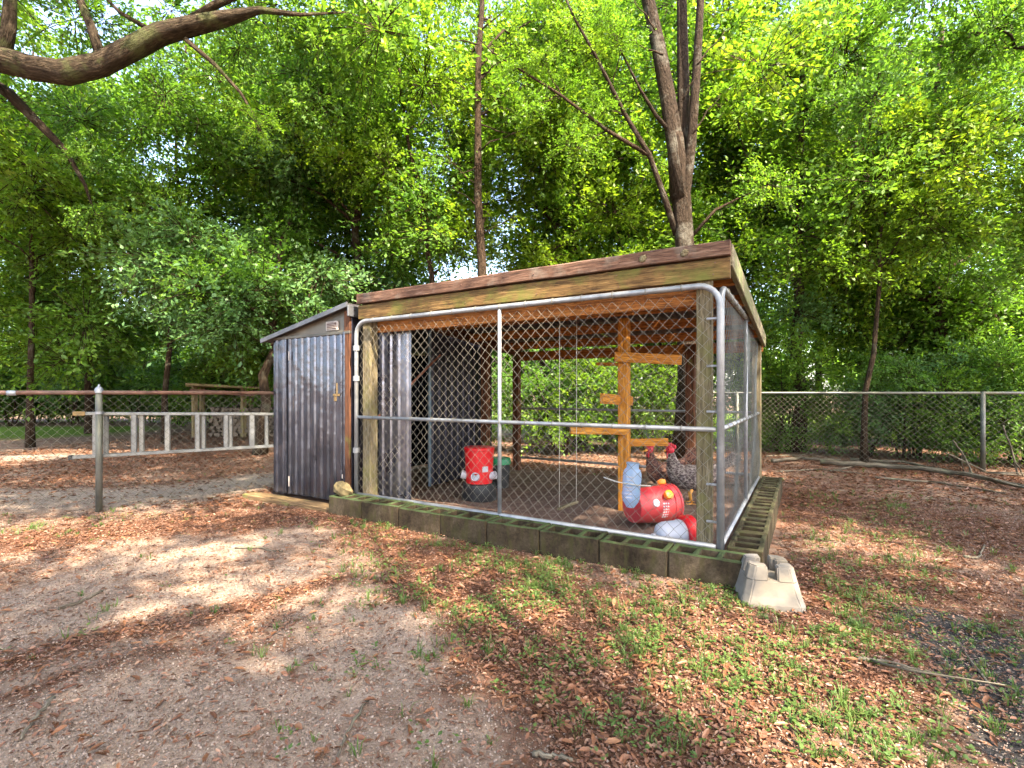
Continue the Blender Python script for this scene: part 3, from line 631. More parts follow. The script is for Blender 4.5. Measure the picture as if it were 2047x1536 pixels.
for px, Yd, w_, h_, n, kk in [(780, 11.5, 1.3, 3.2, 16, ['mid', 'bright']), (930, 11.8, 1.3, 3.0, 14, ['bright', 'mid']), (1080, 12.5, 1.3, 2.8, 14, ['mid']), (1230, 13, 1.3, 2.8, 12, ['bright', 'yellow']), (1420, 11, 1.2, 3.0, 14, ['mid', 'bright'])]:
    shrub(next(PL), px, Yd, w_, h_, n, kk, .85, 'shrubs in the woods behind the pen')
for lab_, px, Yd, w_, h_, n, kk in [('low dark vine bush at the rear fence close to the pen', 1550, 9.0, .4, .8, 7, ['mid', 'bright']), ('low leafy bush at the foot of the sapling', 1740, 8.2, .6, 1.15, 14, ['mid', 'cool']), ('low vine bush at the rear fence between sapling and bare post', 1810, 7.9, .6, 1.1, 14, ['mid', 'cool']), ('low leafy bush right behind the bare rear fence post', 1930, 7.6, .6, 1.2, 15, ['mid', 'bright']), ('low leafy bush at the right edge of the rear fence', 2020, 7.3, .6, 1.2, 14, ['mid', 'cool'])]:
    shrub(lab_, px, Yd, w_, h_, n, kk, .42)
for px, Yd in [(-80, 17.5), (10, 18), (100, 18.4), (190, 18.2), (280, 17.6), (360, 16.8), (430, 16), (560, 14.5)]:
    shrub('dark green shrub under the trees beyond the left fence', px, Yd, 1.5, 1.7, 14, ['mid', 'cool', 'bright'], .8, 'shrubs under the trees beyond the left fence')
RL = iter(['left of the three tall green shrubs behind the right rear fence', 'middle of the three tall green shrubs behind the right rear fence', 'right of the three tall green shrubs behind the right rear fence'])
for px, Yd, w_, h_, n, kk in [(1780, 10.2, 1.2, 3.2, 16, ['mid', 'bright']), (1930, 9.6, 1.2, 3.2, 18, ['bright', 'mid']), (2080, 9, 1.2, 3.0, 16, ['mid'])]:
    shrub(next(RL), px, Yd, w_, h_, n, kk, .8, 'shrubs behind the right rear fence')
shrub('light green bush seen through the pen behind its back panel', 1120, 8.4, 1.0, 1.5, 14, ['bright', 'mid'], .6)
shrub('sunny yellow green bush seen through the pen beside the perch post', 1300, 8.6, .9, 1.4, 12, ['yellow', 'bright'], .6)
shrub('green bush behind the right rear corner of the pen', 1560, 9.0, .45, 2.4, 10, ['mid', 'bright'], .6)
shrub('dark vine tangle climbing the rear fence left of its bare post', 1840, 7.9, .75, 1.5, 16, ['mid', 'mid', 'cool'], .5)
shrub('dark leafy bush over the rear fence right of its bare post', 2060, 7.3, .7, 1.7, 14, ['mid', 'bright'], .5)
shrub('weedy bush behind the pen left of its back corner post', 900, 9.2, .8, 1.6, 10, ['mid', 'bright'], .6)

# ------------------------------------------------------------------ chain link mesh
def chain_mesh(fn, nrm, a0, a1, z0, z1, d, r, name, mat, parent):
    w = d / 2; nk = int((a1 - a0) / w); nr = int((z1 - z0) / w); VV = []; FF = []; off = 0
    nrm = np.array(nrm); du = np.array(fn(a0 + 1, 0)) - np.array(fn(a0, 0)); o0 = np.array(fn(0, 0)); uz = np.array([0, 0, 1.0])
    for k in range(nk):
        j = np.arange(nr + 1); a = a0 + w * (k + ((j + k) & 1)); zz = z0 + j * w; nn = np.where((j & 1) == 0, 1, -1) * r * 1.0 * (1 if k % 2 == 0 else -1)
        c = o0 + a[:, None] * du + zz[:, None] * uz + nn[:, None] * nrm + RNG.normal(size=(nr + 1, 1)) * .0016 * du
        sag_ = .010 * np.sin(a * 2.3 + zz * 3.1 + 1) + .007 * np.sin(a * 5.7 - zz * 4.3); hang = .010 * np.sin(a * 3.7 + zz * 2.0) + .006 * np.sin(a * 8.3 + 2)
        edge = np.clip(np.minimum(zz - z0, z1 - zz) / .15, 0, 1); c = c + (sag_ * edge)[:, None] * nrm + (hang * edge)[:, None] * uz + (.008 * np.sin(zz * 7 + a * 1.9) * edge)[:, None] * du
        ring = np.stack([c + du * r * 1.35, c + nrm * r, c - du * r * 1.35, c - nrm * r], 1).reshape(-1, 3)
        i = np.arange(nr)[:, None] * 4; q = np.arange(4)[None]; q2 = (q + 1) % 4
        f = np.stack([i + q, i + q2, i + 4 + q2, i + 4 + q], -1).reshape(-1, 4)
        VV.append(ring); FF.append(f + off); off += len(ring)
    V_ = np.concatenate(VV); lo = (V_.min(0) + V_.max(0)) / 2
    me = fast_mesh(name, V_ - lo, np.concatenate(FF), [mat], dict(gc=V_))
    o = bpy.data.objects.new(name, me); COL.objects.link(o); WL[o] = Vector(lo); o.parent = parent; o.location = Vector(lo) - WL[parent]; o['kind'] = 'stuff'; return o
def arc_frame(fn, a0, a1, z0, z1, rad=.12):
    pts = [fn(a0, z0)]
    for i in range(7): t = math.pi / 2 * i / 6; pts.append(fn(a0 + rad - rad * math.cos(t), z1 - rad + rad * math.sin(t)))
    for i in range(7): t = math.pi / 2 * i / 6; pts.append(fn(a1 - rad + rad * math.sin(t), z1 - rad + rad * math.cos(t)))
    pts.append(fn(a1, z0)); return pts

# ------------------------------------------------------------------ the pen
pen = thing('chicken_pen', 'timber framed chain link chicken pen with sloping tin roof', 'chicken pen', W(1.5, 1.5, 0))
ZT = 1.695; ZB = .13; ZM = .846
def panel(fn, nrm, wid, mids, name='chain_link_panel', ties=True, d=.079, wire='wire'):
    p = MB().tube(arc_frame(fn, 0, wid, ZB, ZT), .0185, 12).build(name, M['galv'], pen, True)
    MB().tube([fn(.022, ZM), fn(wid - .022, ZM)], .0145, 10).build('rail', M['galv'], p, True)
    MB().tube([fn(.022, ZB + .03), fn(wid - .022, ZB + .03)], .0165, 10).build('rail', M['galv'], p, True)
    for m_ in mids: MB().tube([fn(m_, ZB), fn(m_, ZT - .02)], .015, 10).build('upright', M['galv'], p, True)
    chain_mesh(lambda a, z: fn(a, z), nrm, .02, wid - .02, ZB + .02, ZT - .03, d, .00125, 'wire_mesh', M[wire], p)
    if ties:
        tie = MB()
        n = int(wid / .21)
        for i in range(1, n):
            for z in (ZM, ZT):
                c = fn(i * wid / n, z); rr = .019 if z == ZM else .023
                tie.tube([c + UP * rr * math.cos(t) + Vector(nrm) * rr * math.sin(t) for t in np.linspace(0, 6.28, 9)], .0022, 5, False)
        tie.build('wire_ties', M['wire'], p, True, 'stuff')
    return p
mid_a = a_at(1003)
fp = panel(lambda a, z: W(a, -.03, z), -Vd, PEN_W, [mid_a])
for zz in (1.50, 1.22, .95, .52, .30):                            # pale clamps between the right upright and the post
    MB().box(W(.035, -.012, zz), U, Vd, UP, (.085, .012, .014), .003).build('clamp', M['galv'], fp)
for zz in (1.46, 1.19, .55): MB().lathe([(-.022, .029), (.022, .029)], W(PEN_W, -.03, zz), UP, 12).build('clamp', M['galv'], fp, 'auto')
panel(lambda b_, z: W(.0, b_ + .02, z), -U, PEN_D, [PEN_D * .5], wire='wire_dull')
panel(lambda a, z: W(a, PEN_D + .05, z), Vd, PEN_W, [PEN_W * .5], ties=False, wire='wire_dull')
def zroof(b_): return 1.925 - .245 * (b_ / PEN_D)
# posts
for a_, b_, m_, w_ in [(.098, .06, 'post_grey', .085), (a_at(740, .06), .06, 'post_grey', .095), (.02, PEN_D - .06, 'post_grey', .09), (PEN_W - .02, PEN_D - .06, 'post_dark', .09), (PEN_W - .02, 2.02, 'post_dark', .09), (.70, PEN_D - .06, 'post_dark', .10)]:
    MB().beam(W(a_, b_, -.02), W(a_, b_, zroof(b_) - .075), w_, w_, Vd, .006).build('post', M[m_], pen)
# front boards
def warped(a0, a1, b_, z0, z1, thick, name, mat, segs=14):
    m = MB(); go = random.random() * 30; vs = []; gs = []; fs = []
    for i in range(segs + 1):
        t = i / segs; a = a0 + (a1 - a0) * t; w = .006 * math.sin(3.1 * t + 1) + random.uniform(-.0022, .0022)
        for (db, zz) in ((-thick / 2, z0 + .004), (-thick / 2 + .004, z0), (thick / 2, z0), (thick / 2, z1), (-thick / 2 + .006, z1), (-thick / 2, z1 - .007)):
            vs.append(W(a, b_ + db + w * .5, zz + w + random.uniform(-.0015, .0015))); gs.append((go + a, db, zz + go))
    for i in range(segs):
        for k in range(6): k2 = (k + 1) % 6; fs.append((i * 6 + k, (i + 1) * 6 + k, (i + 1) * 6 + k2, i * 6 + k2))
    fs.append(tuple(range(6))); fs.append(tuple(segs * 6 + k for k in range(6))[::-1])
    m.add(vs, fs, gs); return m.build(name, mat, pen)
warped(-.05, a_at(720, 0) + .01, .012, 1.725, 1.848, .042, 'fascia_board', M['fascia_green'])
warped(-.055, a_at(720, 0) + .012, -.006, 1.858, 1.945, .05, 'fascia_board', M['fascia_red'])['label'] = 'rough red brown board along the roof edge'
for px in (1285, 1368):                                           # pale split knots on the upper board
    a_ = a_at(px, -.03); MB().ball(W(a_, -.032, 1.905), .026, .006, .020, 10, 6, .15, Matrix.Rotation(math.atan2(U.y, U.x), 3, 'Z') @ Matrix.Rotation(.5, 3, 'Y')).build('knot', M['post_grey'], pen, True)
for a_ in (.04, .62, 1.22, 1.85, 2.45, 2.98):
    for zz, bb in ((1.755, -.0085), (1.822, -.0085), (1.90, -.031)):
        MB().lathe([(0, .0045), (.004, .0045), (.0045, .002)], W(a_ + random.uniform(-.02, .02), bb, zz + random.uniform(-.008, .008)), -Vd, 8).build('nail', M['rail_rust'], pen)
# side rake boards, back beam, rafters and purlins
for a_, m_ in ((-.045, 'rake'), (PEN_W - .02, 'post_dark')):
    MB().beam(W(a_, .03, zroof(.03) - .05), W(a_, PEN_D + .06, zroof(PEN_D + .06) - .05), .036, .135, bev=.005).build('rake_board', M[m_], pen)
MB().beam(W(-.04, PEN_D - .015, zroof(PEN_D) - .115), W(PEN_W - .05, PEN_D - .015, zroof(PEN_D) - .115), .04, .12).build('back_beam', M['purlin'], pen)
for b_ in (.42, 1.0, 1.65, 2.3):
    MB().beam(W(-.03, b_, zroof(b_) - .075), W(PEN_W - .05, b_, zroof(b_) - .075), .04, .088).build('purlin', M['purlin'], pen)
MB().beam(W(.03, .125, 1.60), W(PEN_W - .02, .125, 1.60), .04, .09).build('header_beam', M['purlin'], pen) if False else None
MB().beam(W(.10, .13, 1.675), W(PEN_W - .1, .13, 1.675), .04, .14).build('header_beam', M['purlin'], pen)
def corrugated(fn, L, n_per, amp, segs_v=1):
    """fn(s, t, h) -> point; s along the corrugation profile 0..L, t 0..1 along the ribs"""
    vs = []; fs = []; prof = []
    per = L / n_per
    for i in range(n_per):
        for (q, h) in ((0, 0), (.30, 0), (.42, 1), (.60, 1), (.72, 0)): prof.append((i * per + q * per, h * amp))
    prof.append((L, 0)); m = len(prof)
    for j in range(segs_v + 1):
        for (s, h) in prof: vs.append(fn(s, j / segs_v, h))
    for j in range(segs_v):
        for i in range(m - 1): fs.append((j * m + i, j * m + i + 1, (j + 1) * m + i + 1, (j + 1) * m + i))
    return vs, fs
for k in range(4):                                                # four roof sheets
    a0 = -.055 + k * .80; LL = .80 if k < 3 else PEN_W + .055 - 3 * .80
    vs, fs = corrugated(lambda s, t, h: W(a0 + s, .01 + t * (PEN_D + .07), zroof(.01 + t * (PEN_D + .07)) - .012 + h + (k % 2) * .004), LL, 8, .014)
    MB().add(vs, fs).build('roof_sheet', M['roof_sheet'], pen)

# ------------------------------------------------------------------ cinder blocks
def block_mesh(mat_='block'):
    m = MB(); Lb, Db, Hb = .404, .19, .19; t = .03; ncell = 3; bx = []
    cw = (Lb - t * (ncell + 1)) / ncell
    ids = {}
    def v(x, y, z):
        k = (round(x, 5), round(y, 5), round(z, 5))
        if k not in ids: ids[k] = len(m.v); m.v.append(k); m.g.append(k)
        return ids[k]
    def q(*pp): m.f.append(tuple(v(*p) for p in pp)); m.mi.append(0)
    xs = [0]
    for i in range(ncell): xs += [xs[-1] + t, xs[-1] + t + cw]
    xs.append(Lb); ys = [0, t, Db - t, Db]; zb = .012
    e = .006
    for i in range(len(xs) - 1):
        for j in range(3):
            hole = (i % 2 == 1) and j == 1
            if not hole: q((xs[i], ys[j], Hb), (xs[i + 1], ys[j], Hb), (xs[i + 1], ys[j + 1], Hb), (xs[i], ys[j + 1], Hb))
            else:
                x0, x1, y0, y1 = xs[i], xs[i + 1], ys[1], ys[2]; d0 = e; zt = zb + .02
                A = [(x0, y0), (x1, y0), (x1, y1), (x0, y1)]; B = [(x0 + d0, y0 + d0), (x1 - d0, y0 + d0), (x1 - d0, y1 - d0), (x0 + d0, y1 - d0)]
                for s in range(4):
                    s2 = (s + 1) % 4; q((*A[s], Hb), (*A[s2], Hb), (*B[s2], zt), (*B[s], zt))
                q(*[(*p, zt) for p in B])
    for i in range(len(xs) - 1):
        q((xs[i + 1], 0, Hb), (xs[i], 0, Hb), (xs[i], 0, 0), (xs[i + 1], 0, 0)); q((xs[i], Db, Hb), (xs[i + 1], Db, Hb), (xs[i + 1], Db, 0), (xs[i], Db, 0))
    for j in range(3):
        q((0, ys[j], Hb), (0, ys[j + 1], Hb), (0, ys[j + 1], 0), (0, ys[j], 0)); q((Lb, ys[j + 1], Hb), (Lb, ys[j], Hb), (Lb, ys[j], 0), (Lb, ys[j + 1], 0))
    me = bpy.data.meshes.new('concrete_block'); me.from_pydata(m.v, [], m.f); me.validate()
    bm = bmesh.new(); bm.from_mesh(me)
    bmesh.ops.recalc_face_normals(bm, faces=bm.faces)
    ed = [e_ for e_ in bm.edges if e_.is_manifold and e_.calc_face_angle(0) > 1.0]
    bmesh.ops.bevel(bm, geom=ed, offset=.006, segments=1, affect='EDGES', clamp_overlap=True)
    for v_ in bm.verts: v_.co += Vector((random.uniform(-1, 1), random.uniform(-1, 1), random.uniform(-1, 1))) * .0018
    bm.to_mesh(me); bm.free(); me.materials.append(M[mat_]); return me
BM_ = [block_mesh() for _ in range(3)]; BMS = [block_mesh('block_side') for _ in range(3)]
ORD = ['first', 'second', 'third', 'fourth', 'fifth', 'sixth', 'seventh', 'eighth', 'ninth']
def put_block(o, ang, z, label, group, lib=None):
    b_ = bpy.data.objects.new('concrete_block', random.choice(lib or BM_)); COL.objects.link(b_)
    b_.location = (o.x, o.y, z); b_.rotation_euler = (random.uniform(-.012, .012), random.uniform(-.012, .012), ang + random.uniform(-.008, .008))
    return tag(b_, label, 'concrete block', group)
angU = math.atan2(-U.y, -U.x)        # block x axis runs towards the right along the front
for i in range(8):
    a_right = -.16 + i * .411
    o = W(a_right + .404, -.255 + random.uniform(-.006, .006)); z0 = -.030 + .012 * i / 7
    put_block(o, angU, z0, f'mossy grey cinder block, {ORD[i]} from the right in the front row', 'cinder blocks along the front of the pen')
angV = math.atan2(Vd.y, Vd.x)
for i in range(7):
    o = W(-.075, .02 + i * .41)
    o = W(-.075 - .19 - .0, .02 + i * .41) if False else o
    # block x axis runs to the back, y axis points to the left, so start at the outer edge
    o = W(-.222, .0 + i * .41)
    put_block(o, angV, -.026, f'open topped cinder block, {ORD[i]} from the front in the side row', 'cinder blocks along the right side of the pen', BMS)

# ------------------------------------------------------------------ concrete pier block
pb = gp(1552, 1222); ang = R(-14)
def pier():
    t_ = thing('pier_block', 'pale concrete pier block with notched top beside the pen corner', 'pier block', Vector((pb.x + .028, pb.y + .14, 0)))
    m = MB(); c = WL[t_]; ux = Vector((math.cos(ang), math.sin(ang), 0)); uy = Vector((-ux.y, ux.x, 0))
    def pt(x, y, z): return c + ux * x + uy * y + UP * z
    Bh, Th, Hh, s = .142, .100, .200, .022          # half base, half top, height, half slot
    def half(z): return Bh + (Th - Bh) * max(0, (z - .025)) / (Hh - .025)
    zs = .135
    # solid lower frustum with base lip
    lev = [-.01, .025, .06, zs]
    hs = [Bh + .004, Bh + .004, half(.06), half(zs)]
    vs = []; fs = []
    cut = .03
    def oct_(h, z): return [pt(x, y, z) for x, y in ((-h + cut, -h), (h - cut, -h), (h, -h + cut), (h, h - cut), (h - cut, h), (-h + cut, h), (-h, h - cut), (-h, -h + cut))]
    for z, h in zip(lev, hs): vs += oct_(h, z)
    for i in range(3):
        for k in range(8): k2 = (k + 1) % 8; fs.append((i * 8 + k, i * 8 + k2, (i + 1) * 8 + k2, (i + 1) * 8 + k))
    fs.append(tuple(24 + k for k in range(8))); fs.append(tuple(range(8))[::-1])
    m.add(vs, fs)
    # four corner lugs left between the crossing slots, with a square pocket in the middle
    for sx in (-1, 1):
        for sy in (-1, 1):
            v2 = []
            for z in (zs - .001, Hh):
                h = half(z); k_ = .045
                poly = [(s, h), (s, k_), (k_, k_), (k_, s), (h, s), (h, h - cut * .9), (h - cut * .9, h)]
                v2 += [pt(sx * x, sy * y, z) for x, y in poly]
            n = 7; f2 = [(k, (k + 1) % n, n + (k + 1) % n, n + k) for k in range(n)] + [tuple(n + k for k in range(n))]
            if sx * sy > 0: f2 = [tuple(reversed(q)) for q in f2]
            m.add(v2, f2)
    ob_ = m.build('body', M['concrete'], t_)
    bm = bmesh.new(); bm.from_mesh(ob_.data); bmesh.ops.remove_doubles(bm, verts=bm.verts, dist=.0004)
    bmesh.ops.recalc_face_normals(bm, faces=bm.faces)
    bmesh.ops.bevel(bm, geom=[e_ for e_ in bm.edges if e_.is_manifold and e_.calc_face_angle(0) > .5], offset=.005, segments=2, affect='EDGES', clamp_overlap=True)
    for v_ in bm.verts: v_.co += Vector((random.uniform(-1, 1), random.uniform(-1, 1), random.uniform(-1, 1))) * .0014
    bm.to_mesh(ob_.data); bm.free()
    return t_
pier()

# ------------------------------------------------------------------ metal shed
A0, A1, SD = PEN_W + .10, a_at(547), 2.35
shed = thing('metal_shed', 'dark blue grey corrugated metal shed with pent roof beside the pen', 'shed', W((A0 + A1) / 2, SD / 2, 0))
ZD = 1.60
def zsh(a): return 1.845 - (a - A0) / (A1 - A0) * .235
aL = a_at(574); aR = a_at(690)
def wall(fn, L, n, amp, name, mat, par=shed, sv=1):
    vs, fs = corrugated(fn, L, n, amp, sv); return MB().add(vs, fs).build(name, mat, par)
door = wall(lambda s, t, h: W(aR + s, .0 - h, .06 + t * (ZD - .06)), aL - aR, 9, .016, 'door', M['shed'])
wall(lambda s, t, h: W(aL + .008 + s, .0 - h, .05 + t * (ZD - .04)), A1 - aL - .008, 2, .012, 'front_strip', M['shed'])
MB().box(W((A0 + aR) / 2 - .0, .008, .92), UP, U, Vd, (1.78, aR - A0 - .004, .05), .004).build('jamb', M['post_dark'], shed)['label'] = 'brown timber jamb'
MB().box(W(aR - .004, -.012, .84), UP, U, Vd, (1.56, .028, .022), .004).build('door_edge', M['shed'], door)
MB().box(W(aL + .004, -.010, .84), UP, U, Vd, (1.56, .022, .020), .004).build('door_edge', M['shed'], door)
MB().box(W((A0 + A1) / 2, -.006, ZD + .012), U, Vd, UP, (A1 - A0, .03, .028), .004).build('head_trim', M['gable'], shed)
g = MB(); g.add([W(A0, .004, ZD + .02), W(A1, .004, ZD - .0 + .02), W(A1, .004, zsh(A1) - .005), W(A0, .004, zsh(A0) - .005), W(A0, .02, ZD + .02), W(A1, .02, ZD + .02), W(A1, .02, zsh(A1) - .005), W(A0, .02, zsh(A0) - .005)],
                [(0, 1, 2, 3), (7, 6, 5, 4), (0, 3, 7, 4), (1, 5, 6, 2), (3, 2, 6, 7), (0, 4, 5, 1)]); g.build('gable_panel', M['gable'], shed)
# vent with louvres
va, vz = a_at(665), z_at(652, W(a_at(665), 0))
vent = MB().box(W(va, -.004, vz), U, Vd, UP, (.165, .016, .085), .003).build('vent', M['vent_white'], shed)
MB().box(W(va, -.0135, vz), U, Vd, UP, (.128, .004, .06), .001).build('vent_back', M['vent_dark'], vent)
for k in range(4): MB().box(W(va, -.0185, vz - .022 + k * .0148), U, (Vd + UP * .6).normalized(), (UP - Vd * .6).normalized(), (.126, .007, .005), .001).build('louvre', M['vent_white'], vent)
# roof slab, edge trim, side walls
def roofslab(z_off, th, o, mat, name, aa0, aa1, b0, b1):
    m = MB(); vs = []
    for z in (0, th):
        for (a, b_) in ((aa0, b0), (aa1, b0), (aa1, b1), (aa0, b1)): vs.append(W(a, b_, zsh(a) + z_off + z))
    m.add(vs, [(0, 1, 2, 3), (7, 6, 5, 4), (0, 4, 5, 1), (1, 5, 6, 2), (2, 6, 7, 3), (3, 7, 4, 0)]); return m.build(name, mat, shed)
roofslab(.0, .022, 0, M['roof_sheet'], 'roof', A0 - .01, A1 + .12, -.05, SD + .05)
roofslab(-.012, .042, 0, M['roof_edge'], 'roof_edge_trim', A0 - .012, A1 + .125, -.066, -.051)
MB().box(W(A0 - .022, SD / 2 - .01, 1.80), Vd, U, UP, (SD + .1, .018, .10), .003).build('roof_edge_trim', M['roof_edge'], shed)
wall(lambda s, t, h: W(A1 + h, s, .04 + t * 1.55), SD, 18, .014, 'side_wall', M['shed'])
wall(lambda s, t, h: W(A0 + s, SD + h, .04 + t * 1.62), A1 - A0, 11, .014, 'back_wall', M['shed'])
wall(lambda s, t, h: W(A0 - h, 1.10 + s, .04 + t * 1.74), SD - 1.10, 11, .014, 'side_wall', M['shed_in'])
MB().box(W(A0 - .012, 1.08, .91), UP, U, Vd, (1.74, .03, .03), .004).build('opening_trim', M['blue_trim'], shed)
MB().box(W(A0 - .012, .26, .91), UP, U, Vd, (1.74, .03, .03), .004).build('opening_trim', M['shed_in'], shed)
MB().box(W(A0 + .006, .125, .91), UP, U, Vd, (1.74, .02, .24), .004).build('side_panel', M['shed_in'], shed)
# latch, bolts
lz = z_at(790, W(a_at(677), 0)); la = a_at(677)
lat = MB().box(W(la, -.026, lz), U, Vd, UP, (.085, .012, .022), .003).build('latch', M['brass'], door)
m = MB(); m.box(W(la + .005, -.034, lz - .038), U, Vd, UP, (.032, .014, .038), .004); m.tube([W(la + .005 + .011 * math.cos(t), -.034, lz - .018 + .018 * math.sin(t)) for t in np.linspace(0, math.pi, 8)], .0035, 6); m.build('padlock', M['brass'], door)
MB().box(W(la - .004, -.024, lz + .06), UP, U, Vd, (.10, .016, .008), .002).build('handle', M['brass'], door)
for px, py, hh in ((688, 952, .04), (581, 962, .10), (581, 712, .09)):
    a_ = a_at(px); MB().box(W(a_, -.020, z_at(py, W(a_, 0))), UP, U, Vd, (hh, .012, .008), .002).build('hinge', M['vent_white'], door)
# inner sheet door swung open into the pen
d0 = at(757, HY, 4.62); d1 = at(822, HY, 4.40); d0.z = d1.z = 0; dd = (d1 - d0); dl = dd.length; dd.normalize(); dn = Vector((dd.y, -dd.x, 0))
wall(lambda s, t, h: d0 + dd * s + dn * h + UP * (.05 + t * 1.60), dl, 4, .016, 'inner_door', M['door_leaf'])['label'] = 'shiny grey sheet door swung open into the pen'
# base plank
bp0, bp1 = W(A1 + .20, -.14, .02), W(A0 + .05, -.13, .02)
tag(MB().beam(bp0, bp1, .15, .05, bev=.006).build('base_plank', M['plank'], None), 'weathered plank lying on the ground under the shed door', 'plank')
# rock
rk = W(PEN_W + .02, -.16, .166)
tag(MB().ball(rk + UP * .055, .085, .06, .062, 12, 8, .12, Matrix.Rotation(.5, 3, 'Y')).build('rock', M['rock'], None), 'tan rock resting on the left end of the front block row', 'rock')

# ------------------------------------------------------------------ things in the pen
# perch tree
PY = 4.5
pt_ = thing('perch_stand', 'orange pine post with perch boards inside the pen', 'perch', Vector((at(1248, HY, PY).x, PY, 0)))
MB().beam(Vector((at(1248, HY, PY).x, PY, -.02)), at(1247.5, 637, PY), .092, .092, Vd, .006).build('post', M['orange'], pt_)
for (x0, y0, x1, y1, Y0, Y1, hh, th) in [(1228, 714, 1362, 720, 4.43, 4.40, .088, .036), (1196, 728, 1250, 729, 4.75, 4.56, .03, .085), (1203, 797, 1262, 802, 4.20, 4.72, .088, .038), (1140, 861, 1252, 862, 4.43, 4.43, .062, .085), (1252, 885, 1335, 884, 4.56, 4.58, .07, .036)]:
    MB().beam(at(x0, y0, Y0), at(x1, y1, Y1), th, hh, bev=.004).build('perch_board', M['orange'], pt_)
# swing
s0, s1 = at(1118, 1017, 3.78), at(1152, 1004, 3.92)
sw = thing('swing_perch', 'small wooden swing bar hanging on two pale cords', 'swing', (s0 + s1) / 2)
MB().beam(s0, s1, .026, .022, ext=.03).build('bar', M['post_grey'], sw)
for s_ in (s0, s1):
    MB().tube([s_ + UP * .01, s_ + UP * .7 + Vector((.002, 0, 0)), Vector((s_.x + .004, s_.y + .01, 1.70))], .0022, 5).build('cord', M['cord'], sw, True)
# red bucket feeder
fo = Vector((at(958, HY, 4.95).x, 4.95, ghf(-.33, 4.95)))
fd = thing('bucket_feeder', 'upright red bucket feeder with white ports on a black pan', 'feeder', fo)
MB().lathe([(0, .172), (.01, .178), (.16, .160), (.165, .150)], fo, UP, 28).build('pan', M['black_plastic'], fd, 'auto')
bk = MB().lathe([(.166, .128), (.17, .132), (.49, .146), (.495, .152), (.515, .152), (.52, .145), (.525, .12)], fo, UP, 32).build('bucket', M['red_plastic'], fd, 'auto')
for ang_ in (-70, -25 - 65 + 0, -160, -15):
    pass
for az in (R(-100), R(-175), R(-22)):
    dv = Vector((math.cos(az), math.sin(az), 0)); o_ = fo + dv * .11 + UP * .235
    MB().lathe([(0, .040), (.07, .040), (.07, .033), (.03, .032)], o_, (dv + UP * .25), 18, True).build('port', M['white_plastic'], fd, 'auto')
lv = Vector((math.cos(R(-62)), math.sin(R(-62)), 0)); lt = Vector((-lv.y, lv.x, 0))
MB().box(fo + lv * .1415 + UP * .315, lt, lv, UP, (.06, .004, .055), .001).build('label_sticker', M['white_plastic'], bk)
# tub with green lid
go_ = Vector((at(999, HY, 5.6).x, 5.6, 0)); gt = thing('lidded_tub', 'black tub with bright green lid behind the red feeder', 'tub', go_)
MB().lathe([(0, .10), (.26, .118), (.27, .118)], go_, UP, 24).build('tub', M['black_plastic'], gt, 'auto')
MB().lathe([(.262, .125), (.315, .125), (.33, .115), (.335, .06)], go_, UP, 24).build('lid', M['green_plastic'], gt, 'auto')
# water jug tied to the wire
ja = a_at(1259, .06); jo = W(ja, .07, 0); jz0 = z_at(1015, jo); jz1 = z_at(925, jo); hh = jz1 - jz0
jt = thing('water_jug', 'pale blue translucent plastic jug tied upright to the front wire', 'jug', jo + UP * jz0)
jt_up = (UP + U * -.06).normalized()
jb = MB().lathe([(0, .012), (.004, .026), (hh * .14, .050), (hh * .22, .058), (hh * .34, .060), (hh * .345, .057), (hh * .52, .057), (hh * .525, .060), (hh * .76, .060), (hh * .84, .052), (hh * .88, .040), (hh * .97, .038), (hh * .975, .043), (hh, .043), (hh * 1.0, .03)], jo + UP * jz0, jt_up, 28).build('bottle', M['jug'], jt, 'auto')
for k in range(7):
    zz = hh * (.26 + k * .075); c_ = jo + UP * jz0 + jt_up * zz - Vd * .0595
    MB().box(c_, U, Vd, UP, (.05 - .006 * (k % 3), .004, .007), .001).build('label_print', M['white_plastic'], jb)
tie_pts = [W(ja + .15, -.02, z_at(958, jo) + .012), W(ja + .07, .0, z_at(962, jo)), W(ja, .004, z_at(964, jo)), W(ja - .07, .0, z_at(965, jo)), W(ja - .16, -.02, z_at(963, jo))]
MB().tube(tie_pts, .004, 6).build('tie_cord', M['cord'], jt, True)
# fallen red bucket with orange cups
bo = Vector((1.12, 3.98, .165)); bax = Vector((.93, .36, -.02)).normalized()
rb = thing('bucket_drinker', 'red bucket drinker with orange cups lying on its side', 'drinker', Vector((bo.x, bo.y, 0)))
bkt = MB().lathe([(-.19, .10), (-.188, .128), (-.17, .134), (.12, .148), (.125, .156), (.14, .156), (.145, .150), (.17, .152), (.175, .160), (.19, .160), (.192, .145), (.10, .14)], bo, bax, 36).build('bucket', M['red_dull'], rb, 'auto')
sidev = Vector((bax.y, -bax.x, 0)).normalized()
for ang_, tt in ((35, .05), (-62, .14), (20 + 100, .165)):
    a_ = R(ang_); dv = (sidev * math.cos(a_) + UP * math.sin(a_)).normalized(); o_ = bo + bax * tt + dv * .145
    m = MB(); m.lathe([(0, .02), (.012, .032), (.03, .038), (.05, .036), (.058, .02)], o_, dv, 18); m.build('cup', M['orange_plastic'], rb, 'auto')
a_ = R(18); dv = (sidev * math.cos(a_) + UP * math.sin(a_)); o_ = bo + bax * -.055 + dv * .136
MB().lathe([(0, .030), (.008, .030), (.010, .022), (.006, .012)], o_, dv, 18).build('badge', M['white_plastic'], bkt, 'auto')
tan_ = bax
